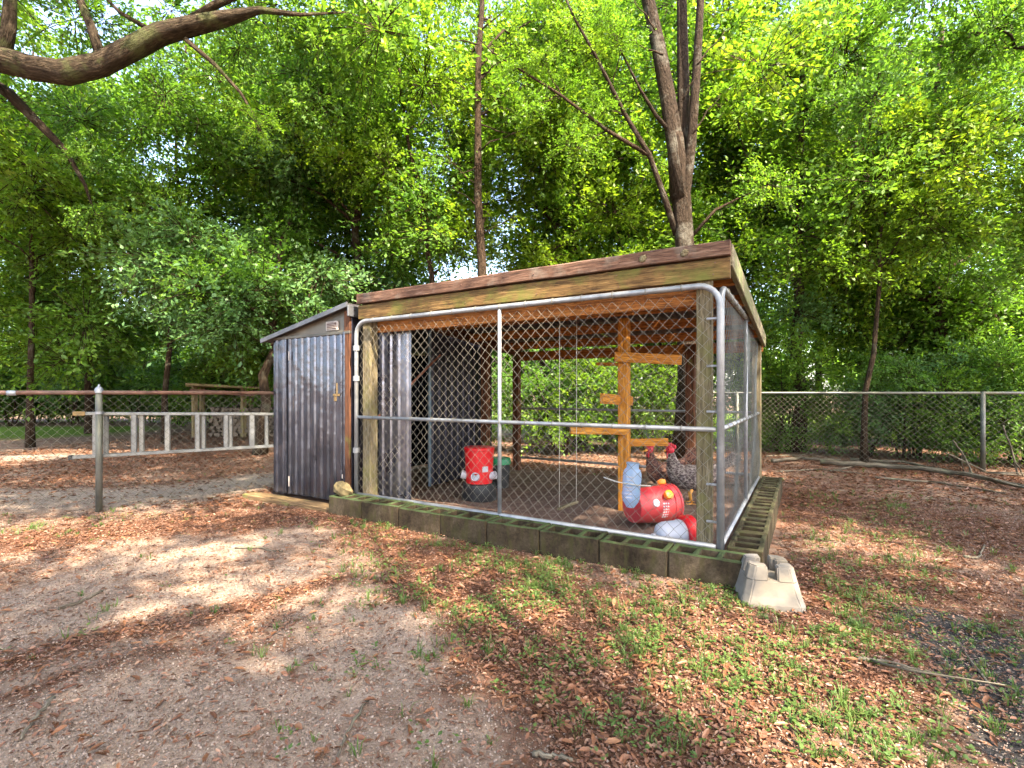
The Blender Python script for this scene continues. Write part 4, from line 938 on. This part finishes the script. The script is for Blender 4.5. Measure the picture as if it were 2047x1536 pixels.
for k, (w_, t_) in enumerate([(.030, .0), (.052, .022), (.040, .044), (.056, .066), (.034, .088), (.05, .11)]):     # worn white print running round the bucket
    aa = R(14) - t_ / .14; dv = (sidev * math.cos(aa) + UP * math.sin(aa)); tv = (UP * math.cos(aa) - sidev * math.sin(aa))
    for j in range(3):
        MB().box(bo + bax * (.012 + j * .022) + dv * .1432, bax, tv, dv, (.014 if (j + k) % 3 else .018, .012, .003), .0008).build('lettering', M['white_plastic'], bkt)
# white drinker on its side
wo = Vector((1.09, 3.26, .125)); wax = Vector((.985, .17, .0)).normalized()
wd = thing('poultry_drinker', 'white drinker jar with red tray lying on its side by the corner post', 'drinker', Vector((wo.x, wo.y, 0)))
jar = MB().lathe([(-.15, .02), (-.145, .05), (-.13, .078), (-.10, .092), (.0, .098), (.005, .102), (.015, .102), (.03, .098)], wo, wax, 30).build('jar', M['white_plastic'], wd, 'auto')
MB().lathe([(-.185, .012), (-.18, .020), (-.155, .022), (-.148, .014)], wo, wax, 14).build('knob', M['white_plastic'], wd, 'auto')
MB().lathe([(.025, .08), (.03, .118), (.05, .128), (.095, .128), (.10, .112), (.08, .09)], wo, wax, 30).build('tray', M['red_plastic'], wd, 'auto')
# broom handle in the shed opening
q0, q1 = at(818, 772, 4.9), at(880, 710, 5.25)
bm_ = Vector(q0).lerp(q1, -1.9)
tag(MB().tube([q0 + (q0 - q1) * .9, q1], .011, 8).build('broom_handle', M['broom'], None, True), 'red brown broom handle slanting out of the shed opening', 'broom')

# chickens
def chicken_mat(name, stops):
    k = NT(name); g = k.attr('gc').outputs['Vector']; v = k.n('ShaderNodeTexVoronoi'); k.l(k.mapping(g, (1, 1, 1.6)), v.inputs['Vector']); v.inputs['Scale'].default_value = 42
    n1 = k.noise(g, 9, 4); f = k.math('ADD', k.math('MULTIPLY', v.outputs['Distance'], .6), k.math('MULTIPLY', n1, .6))
    k.pbsdf(k.ramp(f, stops), .7, 0, k.bump(v.outputs['Distance'], .6, .006), .3); return k.m
M['feather_dark'] = chicken_mat('dark_grey_feathers', [(.3, (.025, .018, .020)), (.55, (.085, .060, .058)), (.8, (.26, .22, .20))])
M['feather_brown'] = chicken_mat('dark_brown_feathers', [(.3, (.022, .010, .010)), (.55, (.075, .028, .022)), (.8, (.19, .09, .06))])
M['comb'] = plain('red_comb', (.50, .02, .04), .6, 0, .15, 40)
M['beak'] = plain('yellow_beak', (.70, .32, .06), .5, 0, .1, 40)
M['eye'] = plain('dark_eye', (.01, .01, .01), .2, 0, .1, 40)
def chicken(label, base, face, s, feather, headcol):
    """face = heading angle; profile built along x then turned"""
    t_ = thing('chicken', label, 'chicken', base); rot = Matrix.Rotation(face, 3, 'Z')
    def T(p): return Vector(base) + rot @ (Vector(p) * s)
    ring = [(-.30, .40, .012, .02), (-.26, .36, .03, .06), (-.19, .30, .075, .10), (-.10, .26, .105, .125), (.0, .25, .115, .13), (.09, .265, .105, .125), (.15, .30, .08, .105), (.18, .36, .055, .075), (.195, .43, .040, .048), (.205, .49, .032, .036)]
    vs = []; fs = []; n = 14; gs = []
    for i, (x, z, ry, rz) in enumerate(ring):
        p0 = ring[max(0, i - 1)]; p1 = ring[min(len(ring) - 1, i + 1)]; tx, tz = p1[0] - p0[0], p1[1] - p0[1]; L = math.hypot(tx, tz); tx /= L; tz /= L
        for k in range(n):
            a = 2 * math.pi * k / n; c, sn = math.cos(a), math.sin(a)
            q = Vector((x - tz * rz * sn, ry * c, z + tx * rz * sn)); vs.append(T(q)); gs.append(q)
    for i in range(len(ring) - 1):
        for k in range(n): k2 = (k + 1) % n; fs.append((i * n + k, i * n + k2, (i + 1) * n + k2, (i + 1) * n + k))
    fs.append(tuple(range(n))[::-1]); fs.append(tuple((len(ring) - 1) * n + k for k in range(n)))
    MB().add(vs, fs, gs).build('body', feather, t_, True)
    m = MB(); m.ball((0, 0, 0), .044, .034, .040, 14, 10); m.v = [tuple(T(Vector(v) + Vector((.215, 0, .52)))) for v in m.v]; m.build('head', headcol, t_, True)
    m = MB(); m.lathe([(0, .016), (.02, .012), (.05, .002)], T((.248, 0, .518)), rot @ Vector((1, 0, -.25)), 10); m.build('beak', M['beak'], t_, True)
    m = MB()
    for k in range(5): m.ball(T((.245 - k * .02, 0, .562 + .012 * math.sin(k * 1.1))), .012 * s, .007 * s, .022 * s, 8, 6)
    m.build('comb', M['comb'], t_, True)
    for sy in (-1, 1):
        MB().ball(T((.238, sy * .014, .465)), .011 * s, .007 * s, .028 * s, 8, 6).build('wattle', M['comb'], t_, True)
        MB().ball(T((.230, sy * .031, .530)), .006 * s, .004 * s, .006 * s, 8, 6).build('eye', M['eye'], t_, True)
        w = MB(); w.ball((0, 0, 0), .145, .022, .075, 14, 8); w.v = [tuple(T(Matrix.Rotation(.25, 3, 'Y') @ Vector(v) + Vector((-.03, sy * .104, .275)))) for v in w.v]; w.build('wing', feather, t_, True)
        l = MB(); l.tube([T((.01, sy * .055, .17)), T((.03, sy * .058, .10)), T((.015, sy * .06, .012))], [.022 * s, .010 * s, .008 * s], 8)
        for da in (-.5, 0, .5): l.tube([T((.015, sy * .06, .012)), T((.015 + .06 * math.cos(da), sy * .06 + .06 * math.sin(da), .005))], [.007 * s, .003 * s], 6)
        l.tube([T((.015, sy * .06, .012)), T((-.025, sy * .06, .005))], [.006 * s, .003 * s], 6); l.build('leg', M['beak'], t_, True)
    tl = MB()
    for k in range(9):
        a = -.5 + k * .125; st = Vector((-.24, .012 * (k - 4), .35)); en = Vector((-.40 - .03 * math.cos(k), .025 * (k - 4), .46 + .05 * math.cos((k - 4) * .5)))
        tl.beam(T(st), T(en), .028 * s, .006 * s, rot @ Vector((0, 1, .2)), .001)
    tl.build('tail', feather, t_)
    return t_
c1 = at(1385, HY, 4.75); chicken('dark grey chicken with bright red head facing left near the corner post', Vector((c1.x, 4.75, .0)), R(168), .98, M['feather_dark'], M['comb'])
c2 = at(1330, HY, 5.05); chicken('dark brown chicken standing just right of the orange perch post', Vector((c2.x, 5.05, .0)), R(205), .95, M['feather_brown'], M['comb'])

# ------------------------------------------------------------------ left fence and ladder
fa = W(A1 + .02, .03, 0); fb = gp(198, 1020); fb.z = 0; fdir = (fb - fa).normalized(); flen = (fb - fa).length
lf = thing('chain_link_fence', 'low chain link fence with rusty top rail left of the shed', 'fence', fb)
FH = 1.06
end = fb + fdir * 2.6
MB().tube([fa + UP * FH, fb + UP * (FH + .004), end + UP * FH], .019, 10).build('top_rail', M['rail_rust'], lf, True)
for p_, r_ in ((fb, .026), (end, .026)):
    po = MB().tube([p_ - UP * .05, p_ + UP * (FH + .0)], r_, 14).build('post', M['post_galv'], lf, True)
    MB().lathe([(0, r_ + .006), (.03, r_ + .007), (.05, r_ * .9), (.062, r_ * .35), (.075, r_ * .3), (.08, .002)], p_ + UP * FH, UP, 14).build('cap', M['galv'], po, 'auto')
    MB().lathe([(-.012, r_ + .004), (.012, r_ + .004)], p_ + UP * .88, UP, 14).build('band', M['galv'], po, 'auto')
fn_n = Vector((fdir.y, -fdir.x, 0))
chain_mesh(lambda a, z: fa + fdir * a + UP * z, fn_n, 0, flen + 2.5, .06, FH - .01, .072, .0013, 'wire_mesh', M['wire_old'], lf)
MB().tube([fb + fdir * .56 + UP * FH, fb + fdir * .62 + UP * FH], .023, 10).build('rail_sleeve', M['galv'], lf, True)
# ladder hung on the near side of the fence
nf = fn_n if (fn_n.y < 0) else -fn_n
def on_f(px, py, off):                                            # point of a pixel on the vertical plane of the fence, moved out by off
    o = fa + nf * off; k = (px - CX) / FPX; t = (k * o.y - o.x) / (fdir.x - k * fdir.y); p = o + fdir * t; return Vector((p.x, p.y, z_at(py, p)))
lad = thing('extension_ladder', 'aluminium extension ladder hung sideways on the left fence', 'ladder', on_f(340, 870, .06))
tl0, tl1 = on_f(152, 827, -.05), on_f(560, 828, -.05); bl0, bl1 = on_f(143, 915, -.05), on_f(560, 891, -.05)
for p_, q_, off in ((tl0, tl1, 0), (bl0, bl1, 0)):
    MB().beam(p_, q_, .032, .030, bev=.004).build('rail', M['alu'], lad)
    MB().beam(p_ + nf * -.045, q_ + nf * -.045, .03, .026, bev=.004).build('rail', M['alu'], lad)
def rail_pt(p, q, px):                                            # where a rail passes the given column
    k = (px - CX) / FPX; t = (k * p.y - p.x) / ((q.x - p.x) - k * (q.y - p.y)); return p.lerp(q, t)
for px, w_, back in ((191, .044, 0), (209, .04, 1), (268, .048, 0), (281, .044, 1), (335, .048, 0), (395, .046, 0), (406, .04, 1), (452, .046, 0), (460, .04, 1), (504, .055, 0), (533, .04, 1)):
    MB().beam(rail_pt(tl0, tl1, px) - nf * .045 * back, rail_pt(bl0, bl1, px) - nf * .045 * back, w_, .028, nf, .008).build('rung', M['alu'], lad)
for p_, m_ in ((tl0, 'brass'), (bl0, 'black_plastic')): MB().beam(p_ + fdir * .02, p_ + fdir * -.07 if m_ == 'brass' else p_ + fdir * -.01, .045, .042, bev=.004).build('end_cap', M[m_], lad)
tag(MB().tube([W(A1 + .06, .1, 1.07), W(A1 + .06, .1, .02)], .02, 8).build('fence_post', M['post_galv'], None, True), 'end post of the left fence against the shed corner', 'fence post')

# ------------------------------------------------------------------ rear fence on the right
ra = gp(1965, 945); ra.z = 0; rdir = U; rf = thing('chain_link_fence', 'dull chain link fence running along the woods behind the pen', 'fence', ra)
st_, en_ = ra - rdir * 2.6, ra + rdir * 12.0
MB().tube([st_ + UP * FH, en_ + UP * FH], .019, 8).build('top_rail', M['post_galv'], rf, True)
for k in (-2.4, 0, 3.0, 6.0, 9.0, 12):
    MB().tube([ra + rdir * k - UP * .05, ra + rdir * k + UP * (FH + .02)], .028, 10).build('post', M['post_galv'], rf, True)
chain_mesh(lambda a, z: st_ + rdir * a + UP * z, -Vd, 0, 14.6, .04, FH, .08, .0019, 'wire_mesh', M['wire_old'], rf)

# ------------------------------------------------------------------ wood store behind the left fence
SY = 12.0
def ws(px, py, dy=0): return at(px, py, SY + dy)
wst = thing('wood_store', 'open timber wood store with sagging plank roof behind the left fence', 'wood store', Vector((ws(450, HY).x, SY, 0)))
for px, dy in ((389, 0), (404, .9), (487, 0), (502, .9), (575, 0)):
    p_ = ws(px, HY, dy); MB().beam(Vector((p_.x, p_.y, -.02)), Vector((p_.x, p_.y, 1.22)), .10, .10, Vd).build('post', M['shed_timber'], wst)
for k in range(5):
    dy = -.2 + k * .3; p_, q_ = at(378, 771, SY + dy), at(600, 782, SY + dy); MB().beam(Vector((p_.x, SY + dy, 1.27 - k * .004)), Vector((q_.x, SY + dy, 1.13 - k * .004)), .29, .05, bev=.008, jit=.004).build('roof_plank', M['shed_timber'], wst)
MB().beam(at(380, 782, SY - .18), at(600, 793, SY - .18), .05, .10).build('front_beam', M['rail_rust'], wst)
fwp = thing('firewood_stack', 'grey split firewood stacked under the wood store roof', 'firewood', Vector((ws(500, HY).x, SY + .3, 0)))
logm = MB().tube([Vector((0, -.25, 0)), Vector((.01, 0, .005)), Vector((0, .25, 0))], [.052, .056, .05], 8, True, .5, .1).build('log', M['firewood'], fwp, False)
first = True
for r_ in range(8):
    for k in range(20 - (r_ % 2)):
        p_ = Vector((ws(418, HY).x + .055 + k * .098 + (r_ % 2) * .05 + random.uniform(-.01, .01), SY + .25 + random.uniform(-.06, .06), .055 + r_ * .086))
        rot_ = (random.uniform(-.05, .05), random.uniform(0, 3), random.uniform(-.06, .06)); sc_ = [random.uniform(.8, 1.15)] * 3
        if first: logm.location = p_ - WL[fwp]; first = False
        else: copy_part(logm, fwp, p_, rot_, sc_)

# ------------------------------------------------------------------ sticks, logs
def stick(label, pts, r0, r1, name='fallen_branch', mat='stick', cat='branch', twigs=0):
    pts = [Vector((p.x, p.y, p.z)) for p in pts]
    fine = []
    for p, q in zip(pts[:-1], pts[1:]):
        for i in range(5): fine.append(p.lerp(q, i / 5) + Vector((random.uniform(-1, 1), random.uniform(-1, 1), random.uniform(-.3, .6))) * r0 * .8)
    fine.append(pts[-1]); n = len(fine)
    m = MB().tube(fine, [r0 + (r1 - r0) * i / (n - 1) for i in range(n)], 8, True, .15, .08)
    for k in range(twigs):
        i = random.randrange(2, n - 2); d = (fine[i + 1] - fine[i]).normalized(); sd_ = Vector((d.y, -d.x, .25)) * random.choice((-1, 1))
        m.tube([fine[i], fine[i] + (d + sd_) * .12, fine[i] + (d * 1.4 + sd_ * .8) * .25], [r1, r1 * .7, r1 * .3], 5)
    return tag(m.build(name, M[mat], None, True), label, cat)
def gl(z, *pp): return [gp(x, y, 0) + UP * (z + ghf(gp(x, y).x, gp(x, y).y)) for x, y in pp]
stick('long mossy log lying at the foot of the rear fence on the right', gl(.05, (1640, 930), (1760, 938), (1900, 952), (2080, 985)), .036, .024, 'fallen_log', cat='log')
stick('grey log lying behind the side block row on the right', gl(.04, (1540, 925), (1600, 921), (1680, 925)), .030, .018, 'fallen_log', cat='log')
stick('thin pale log resting across the right end of the mossy log', gl(.06, (1700, 925), (1800, 932), (1960, 962), (2090, 1000)), .022, .012, 'fallen_log', cat='log')
for k_, (lab, pp) in enumerate([('thin grey branch lying just behind the side block row', [(1560, 945), (1640, 940), (1720, 950)]), ('thin grey branch crossing the ground before the sapling', [(1660, 945), (1740, 925), (1830, 935)]), ('long thin branch lying in front of the mossy log', [(1750, 960), (1880, 968), (2010, 990)]), ('short grey branch behind the pen right corner', [(1530, 915), (1590, 912), (1640, 908)])]):
    stick(lab, gl(.02, *pp), .013, .006, twigs=3)
for lab, pts in [('pale upright twig leaning on the right of the rear fence post', [(2005, 850), (2035, 960)]), ('pale twig slanting just left of the rear fence post', [(1905, 880), (1945, 950)]), ('long pale twig crossing low in front of the rear fence post', [(1890, 905), (2050, 985)])]:
    p_, q_ = pts; Yt = 6.3; stick(lab, [at(*p_, Yt), at((p_[0] + q_[0]) / 2 + 4, (p_[1] + q_[1]) / 2, Yt), Vector((at(*q_, Yt).x, Yt, .01))], .008, .012, 'dead_twig', cat='twig', twigs=2)
stick('lichen grey stick on the sunny leaves right of the pier block', gl(.008, (1715, 1322), (1770, 1326), (1830, 1340), (1885, 1350)), .009, .006, twigs=1)
stick('thin straight stick at the right edge on dark gravel', gl(.006, (1925, 1300), (1980, 1370), (2040, 1410)), .005, .003)
stick('dark bent stick among grass at the lower left', gl(.008, (108, 1400), (70, 1440), (42, 1482)), .007, .004)
stick('thin dark twig curving up from the bottom left of centre', gl(.005, (735, 1400), (690, 1470), (668, 1530)), .005, .003)
stick('pale curved root lying on the sand in front of the shed', gl(.006, (470, 1097), (520, 1096), (545, 1103), (565, 1104)), .008, .005)
stick('dark stick lying on the sand at the left', gl(.006, (120, 1212), (160, 1200), (205, 1180)), .010, .006)
stick('pale stub stick standing out of the sunny leaves at the right', gl(.008, (1925, 1115), (1955, 1118), (1968, 1095)), .010, .005)
stick('mottled grey stick at the bottom right of centre', gl(.008, (1065, 1515), (1100, 1522), (1145, 1530)), .009, .006)

# ------------------------------------------------------------------ leaf litter, chips and weeds (uncountable)
def scatter_pts(n, x0, x1, y0, y1, dens):
    out = []
    tot = 0
    while tot < n:
        x = RNG.uniform(x0, x1, n); y = y0 * (y1 / y0) ** RNG.uniform(0, 1, n)
        keep = (RNG.uniform(0, 1, n) < dens(x, y)) & (np.abs(x) < 1.15 * y + .3)
        out.append(np.stack([x[keep], y[keep]], -1)); tot += keep.sum()
    return np.concatenate(out)[:n]
def blocked(x, y):
    rx, ry = x - P0.x, y - P0.y; a = rx * U.x + ry * U.y; b = rx * Vd.x + ry * Vd.y
    return ((a > -.26) & (a < A1) & (b > -.24) & (b < PEN_D + .1))
def dens_litter(x, y):
    m, dk, pa, la, pe, le = zones(x, y); d = np.clip(m * 1.1 - .12 + .45 * vnoise(x, y, 3.0, 3) + .25 * vnoise(x, y, 9.0, 5), .24, 1) * (1 - .85 * np.clip(pa * 1.5, 0, 1)) * (1 - .7 * la); return np.where(blocked(x, y), 0, d)
def litter(n, y0, y1, Lmin, Lmax, asp, mat, name, seed, lift=.012, tilt=.4, dens=dens_litter):
    p = scatter_pts(n, -9, 10, y0, y1, dens); z = gh(p[:, 0], p[:, 1]) * np.exp(-np.clip(np.hypot(p[:, 0], p[:, 1] - 4) - 8, 0, None) / 6)
    g = np.random.default_rng(seed); th = g.uniform(0, 6.28, n); T = unit(np.stack([np.cos(th), np.sin(th), g.normal(size=n) * tilt * .5], -1))
    N = unit(np.stack([g.normal(size=n) * tilt, g.normal(size=n) * tilt, np.ones(n)], -1)); N = unit(N - T * (N * T).sum(1, keepdims=True))
    L = g.uniform(Lmin, Lmax, n); C = np.stack([p[:, 0], p[:, 1], z + g.uniform(.002, lift, n)], -1)
    lc = np.clip(g.beta(2, 2.4, n) * 1.3, 0, 1)
    if Lmax > .02: V_, F_ = leaf_hex(C, T, N, L, L * g.uniform(asp[0], asp[1], n), .6); lc = np.repeat(lc, 2)
    else: V_, F_ = leaf_quads(C, T, N, L, L * g.uniform(asp[0], asp[1], n), .6)
    me = fast_mesh(name, V_, F_, [mat], None, dict(lc=lc))
    o = bpy.data.objects.new(name, me); COL.objects.link(o); o['kind'] = 'stuff'; return o
def dens_crumb(x, y): return np.where(blocked(x, y), 0, np.clip(1 - .85 * zones(x, y)[0], .15, 1))
def dens_big(x, y): return dens_litter(x, y) ** 1.3
tag(litter(80000, 1.3, 5.0, .004, .010, (.5, .9), M['crumb'], 'soil_crumbs', 4, .007, .7, dens_crumb), 'fine pinkish brown crumbs of soil and mulch over the yard', 'soil crumbs')
tag(litter(100000, 1.3, 9.0, .010, .024, (.25, .6), M['mulch_red'], 'mulch_chips', 5, .012, .5), 'red brown leaf fragments and mulch over the yard', 'mulch')
tag(litter(11000, 1.4, 12.0, .026, .055, (.22, .42), M['litter'], 'leaf_litter', 6, .016, .40, dens_big), 'brown fallen leaves scattered over the yard', 'leaf litter')
def dens_far(x, y): return np.where(blocked(x, y), 0, np.clip(.75 + .4 * vnoise(x, y, 1.5, 33), .1, 1) * (1 - .8 * np.clip(zones(x, y)[2] * 1.5, 0, 1)) * (1 - .8 * zones(x, y)[3]))
tag(litter(45000, 4.6, 15.0, .025, .060, (.25, .5), M['litter'], 'leaf_litter', 7, .016, .40, dens_far), 'brown leaf carpet under the trees and along the fences', 'leaf litter')
def dens_weed(x, y):
    m, dk, pa, la, pe, le = zones(x, y)
    front = seg_w(x, y, [W(-.3, -.7), W(1.5, -.75), W(2.4, -.55)], .55) + .5 * seg_w(x, y, G((900, 1150), (1250, 1250), (1700, 1500)), .55) + .5 * seg_w(x, y, [W(-.7, 0), W(-.9, 2.5)], .5)
    d = np.clip(front + .05 + .35 * np.clip(vnoise(x, y, 2.2, 8) - .25, 0, 1), 0, 1) * (1 - .8 * le) * np.clip(.45 + .8 * vnoise(x, y, 6.0, 12), 0.02, 1)
    return np.where(blocked(x, y) | (pa > .5), 0, d)
def weeds(n, name):
    g = np.random.default_rng(21); p = scatter_pts(n, -4.5, 5.5, 1.4, 7.0, dens_weed); VV = []; LC = []
    typ = g.uniform(0, 1, n)
    for i in range(n):
        c = np.array([p[i, 0], p[i, 1], float(gh(p[i, 0], p[i, 1]))]); lc0 = g.uniform(.1, .8)
        if typ[i] < .45:                                          # grass tuft
            nb = g.integers(5, 13); hgt = g.uniform(.015, .050) * (1.7 if g.uniform() < .10 else 1)
            for b_ in range(nb):
                th = g.uniform(0, 6.28); d = np.array([math.cos(th), math.sin(th), 0]); sdv = np.array([-d[1], d[0], 0]); ln = hgt * g.uniform(.6, 1.2); lean_ = g.uniform(.2, .9); w_ = g.uniform(.0012, .0026)
                b0 = c + d * g.uniform(0, .018); m_ = b0 + d * ln * lean_ * .35 + np.array([0, 0, ln * .65]); e_ = b0 + d * ln * lean_ + np.array([0, 0, ln * (1 - lean_ * .35)])
                VV.append([b0 - sdv * w_, b0 + sdv * w_, m_ + sdv * w_ * .8, m_ - sdv * w_ * .8]); VV.append([m_ - sdv * w_ * .8, m_ + sdv * w_ * .8, e_ + sdv * w_ * .1, e_ - sdv * w_ * .1]); LC += [np.clip(lc0 + g.normal() * .15, 0, 1)] * 2
        else:                                                     # broad little leaves
            nb = g.integers(4, 10)
            for b_ in range(nb):
                th = g.uniform(0, 6.28); d = np.array([math.cos(th), math.sin(th), g.uniform(.0, .5)]); sdv = np.array([-d[1], d[0], 0]); ln = g.uniform(.008, .020); b0 = c + np.array([math.cos(th), math.sin(th), 0]) * g.uniform(0, .03) + np.array([0, 0, g.uniform(.004, .03)])
                VV.append([b0, b0 + d * ln * .5 + sdv * ln * .38, b0 + d * ln, b0 + d * ln * .5 - sdv * ln * .38]); LC.append(np.clip(lc0 + g.normal() * .12, 0, 1))
    V_ = np.array(VV).reshape(-1, 3); F_ = np.arange(len(V_)).reshape(-1, 4)
    me = fast_mesh(name, V_, F_, [M['grass']], None, dict(lc=np.array(LC))); o = bpy.data.objects.new(name, me); COL.objects.link(o); o['kind'] = 'stuff'; return o
tag(weeds(3200, 'ground_weeds'), 'patchy green grass tufts and low weeds in front of the pen', 'weeds')
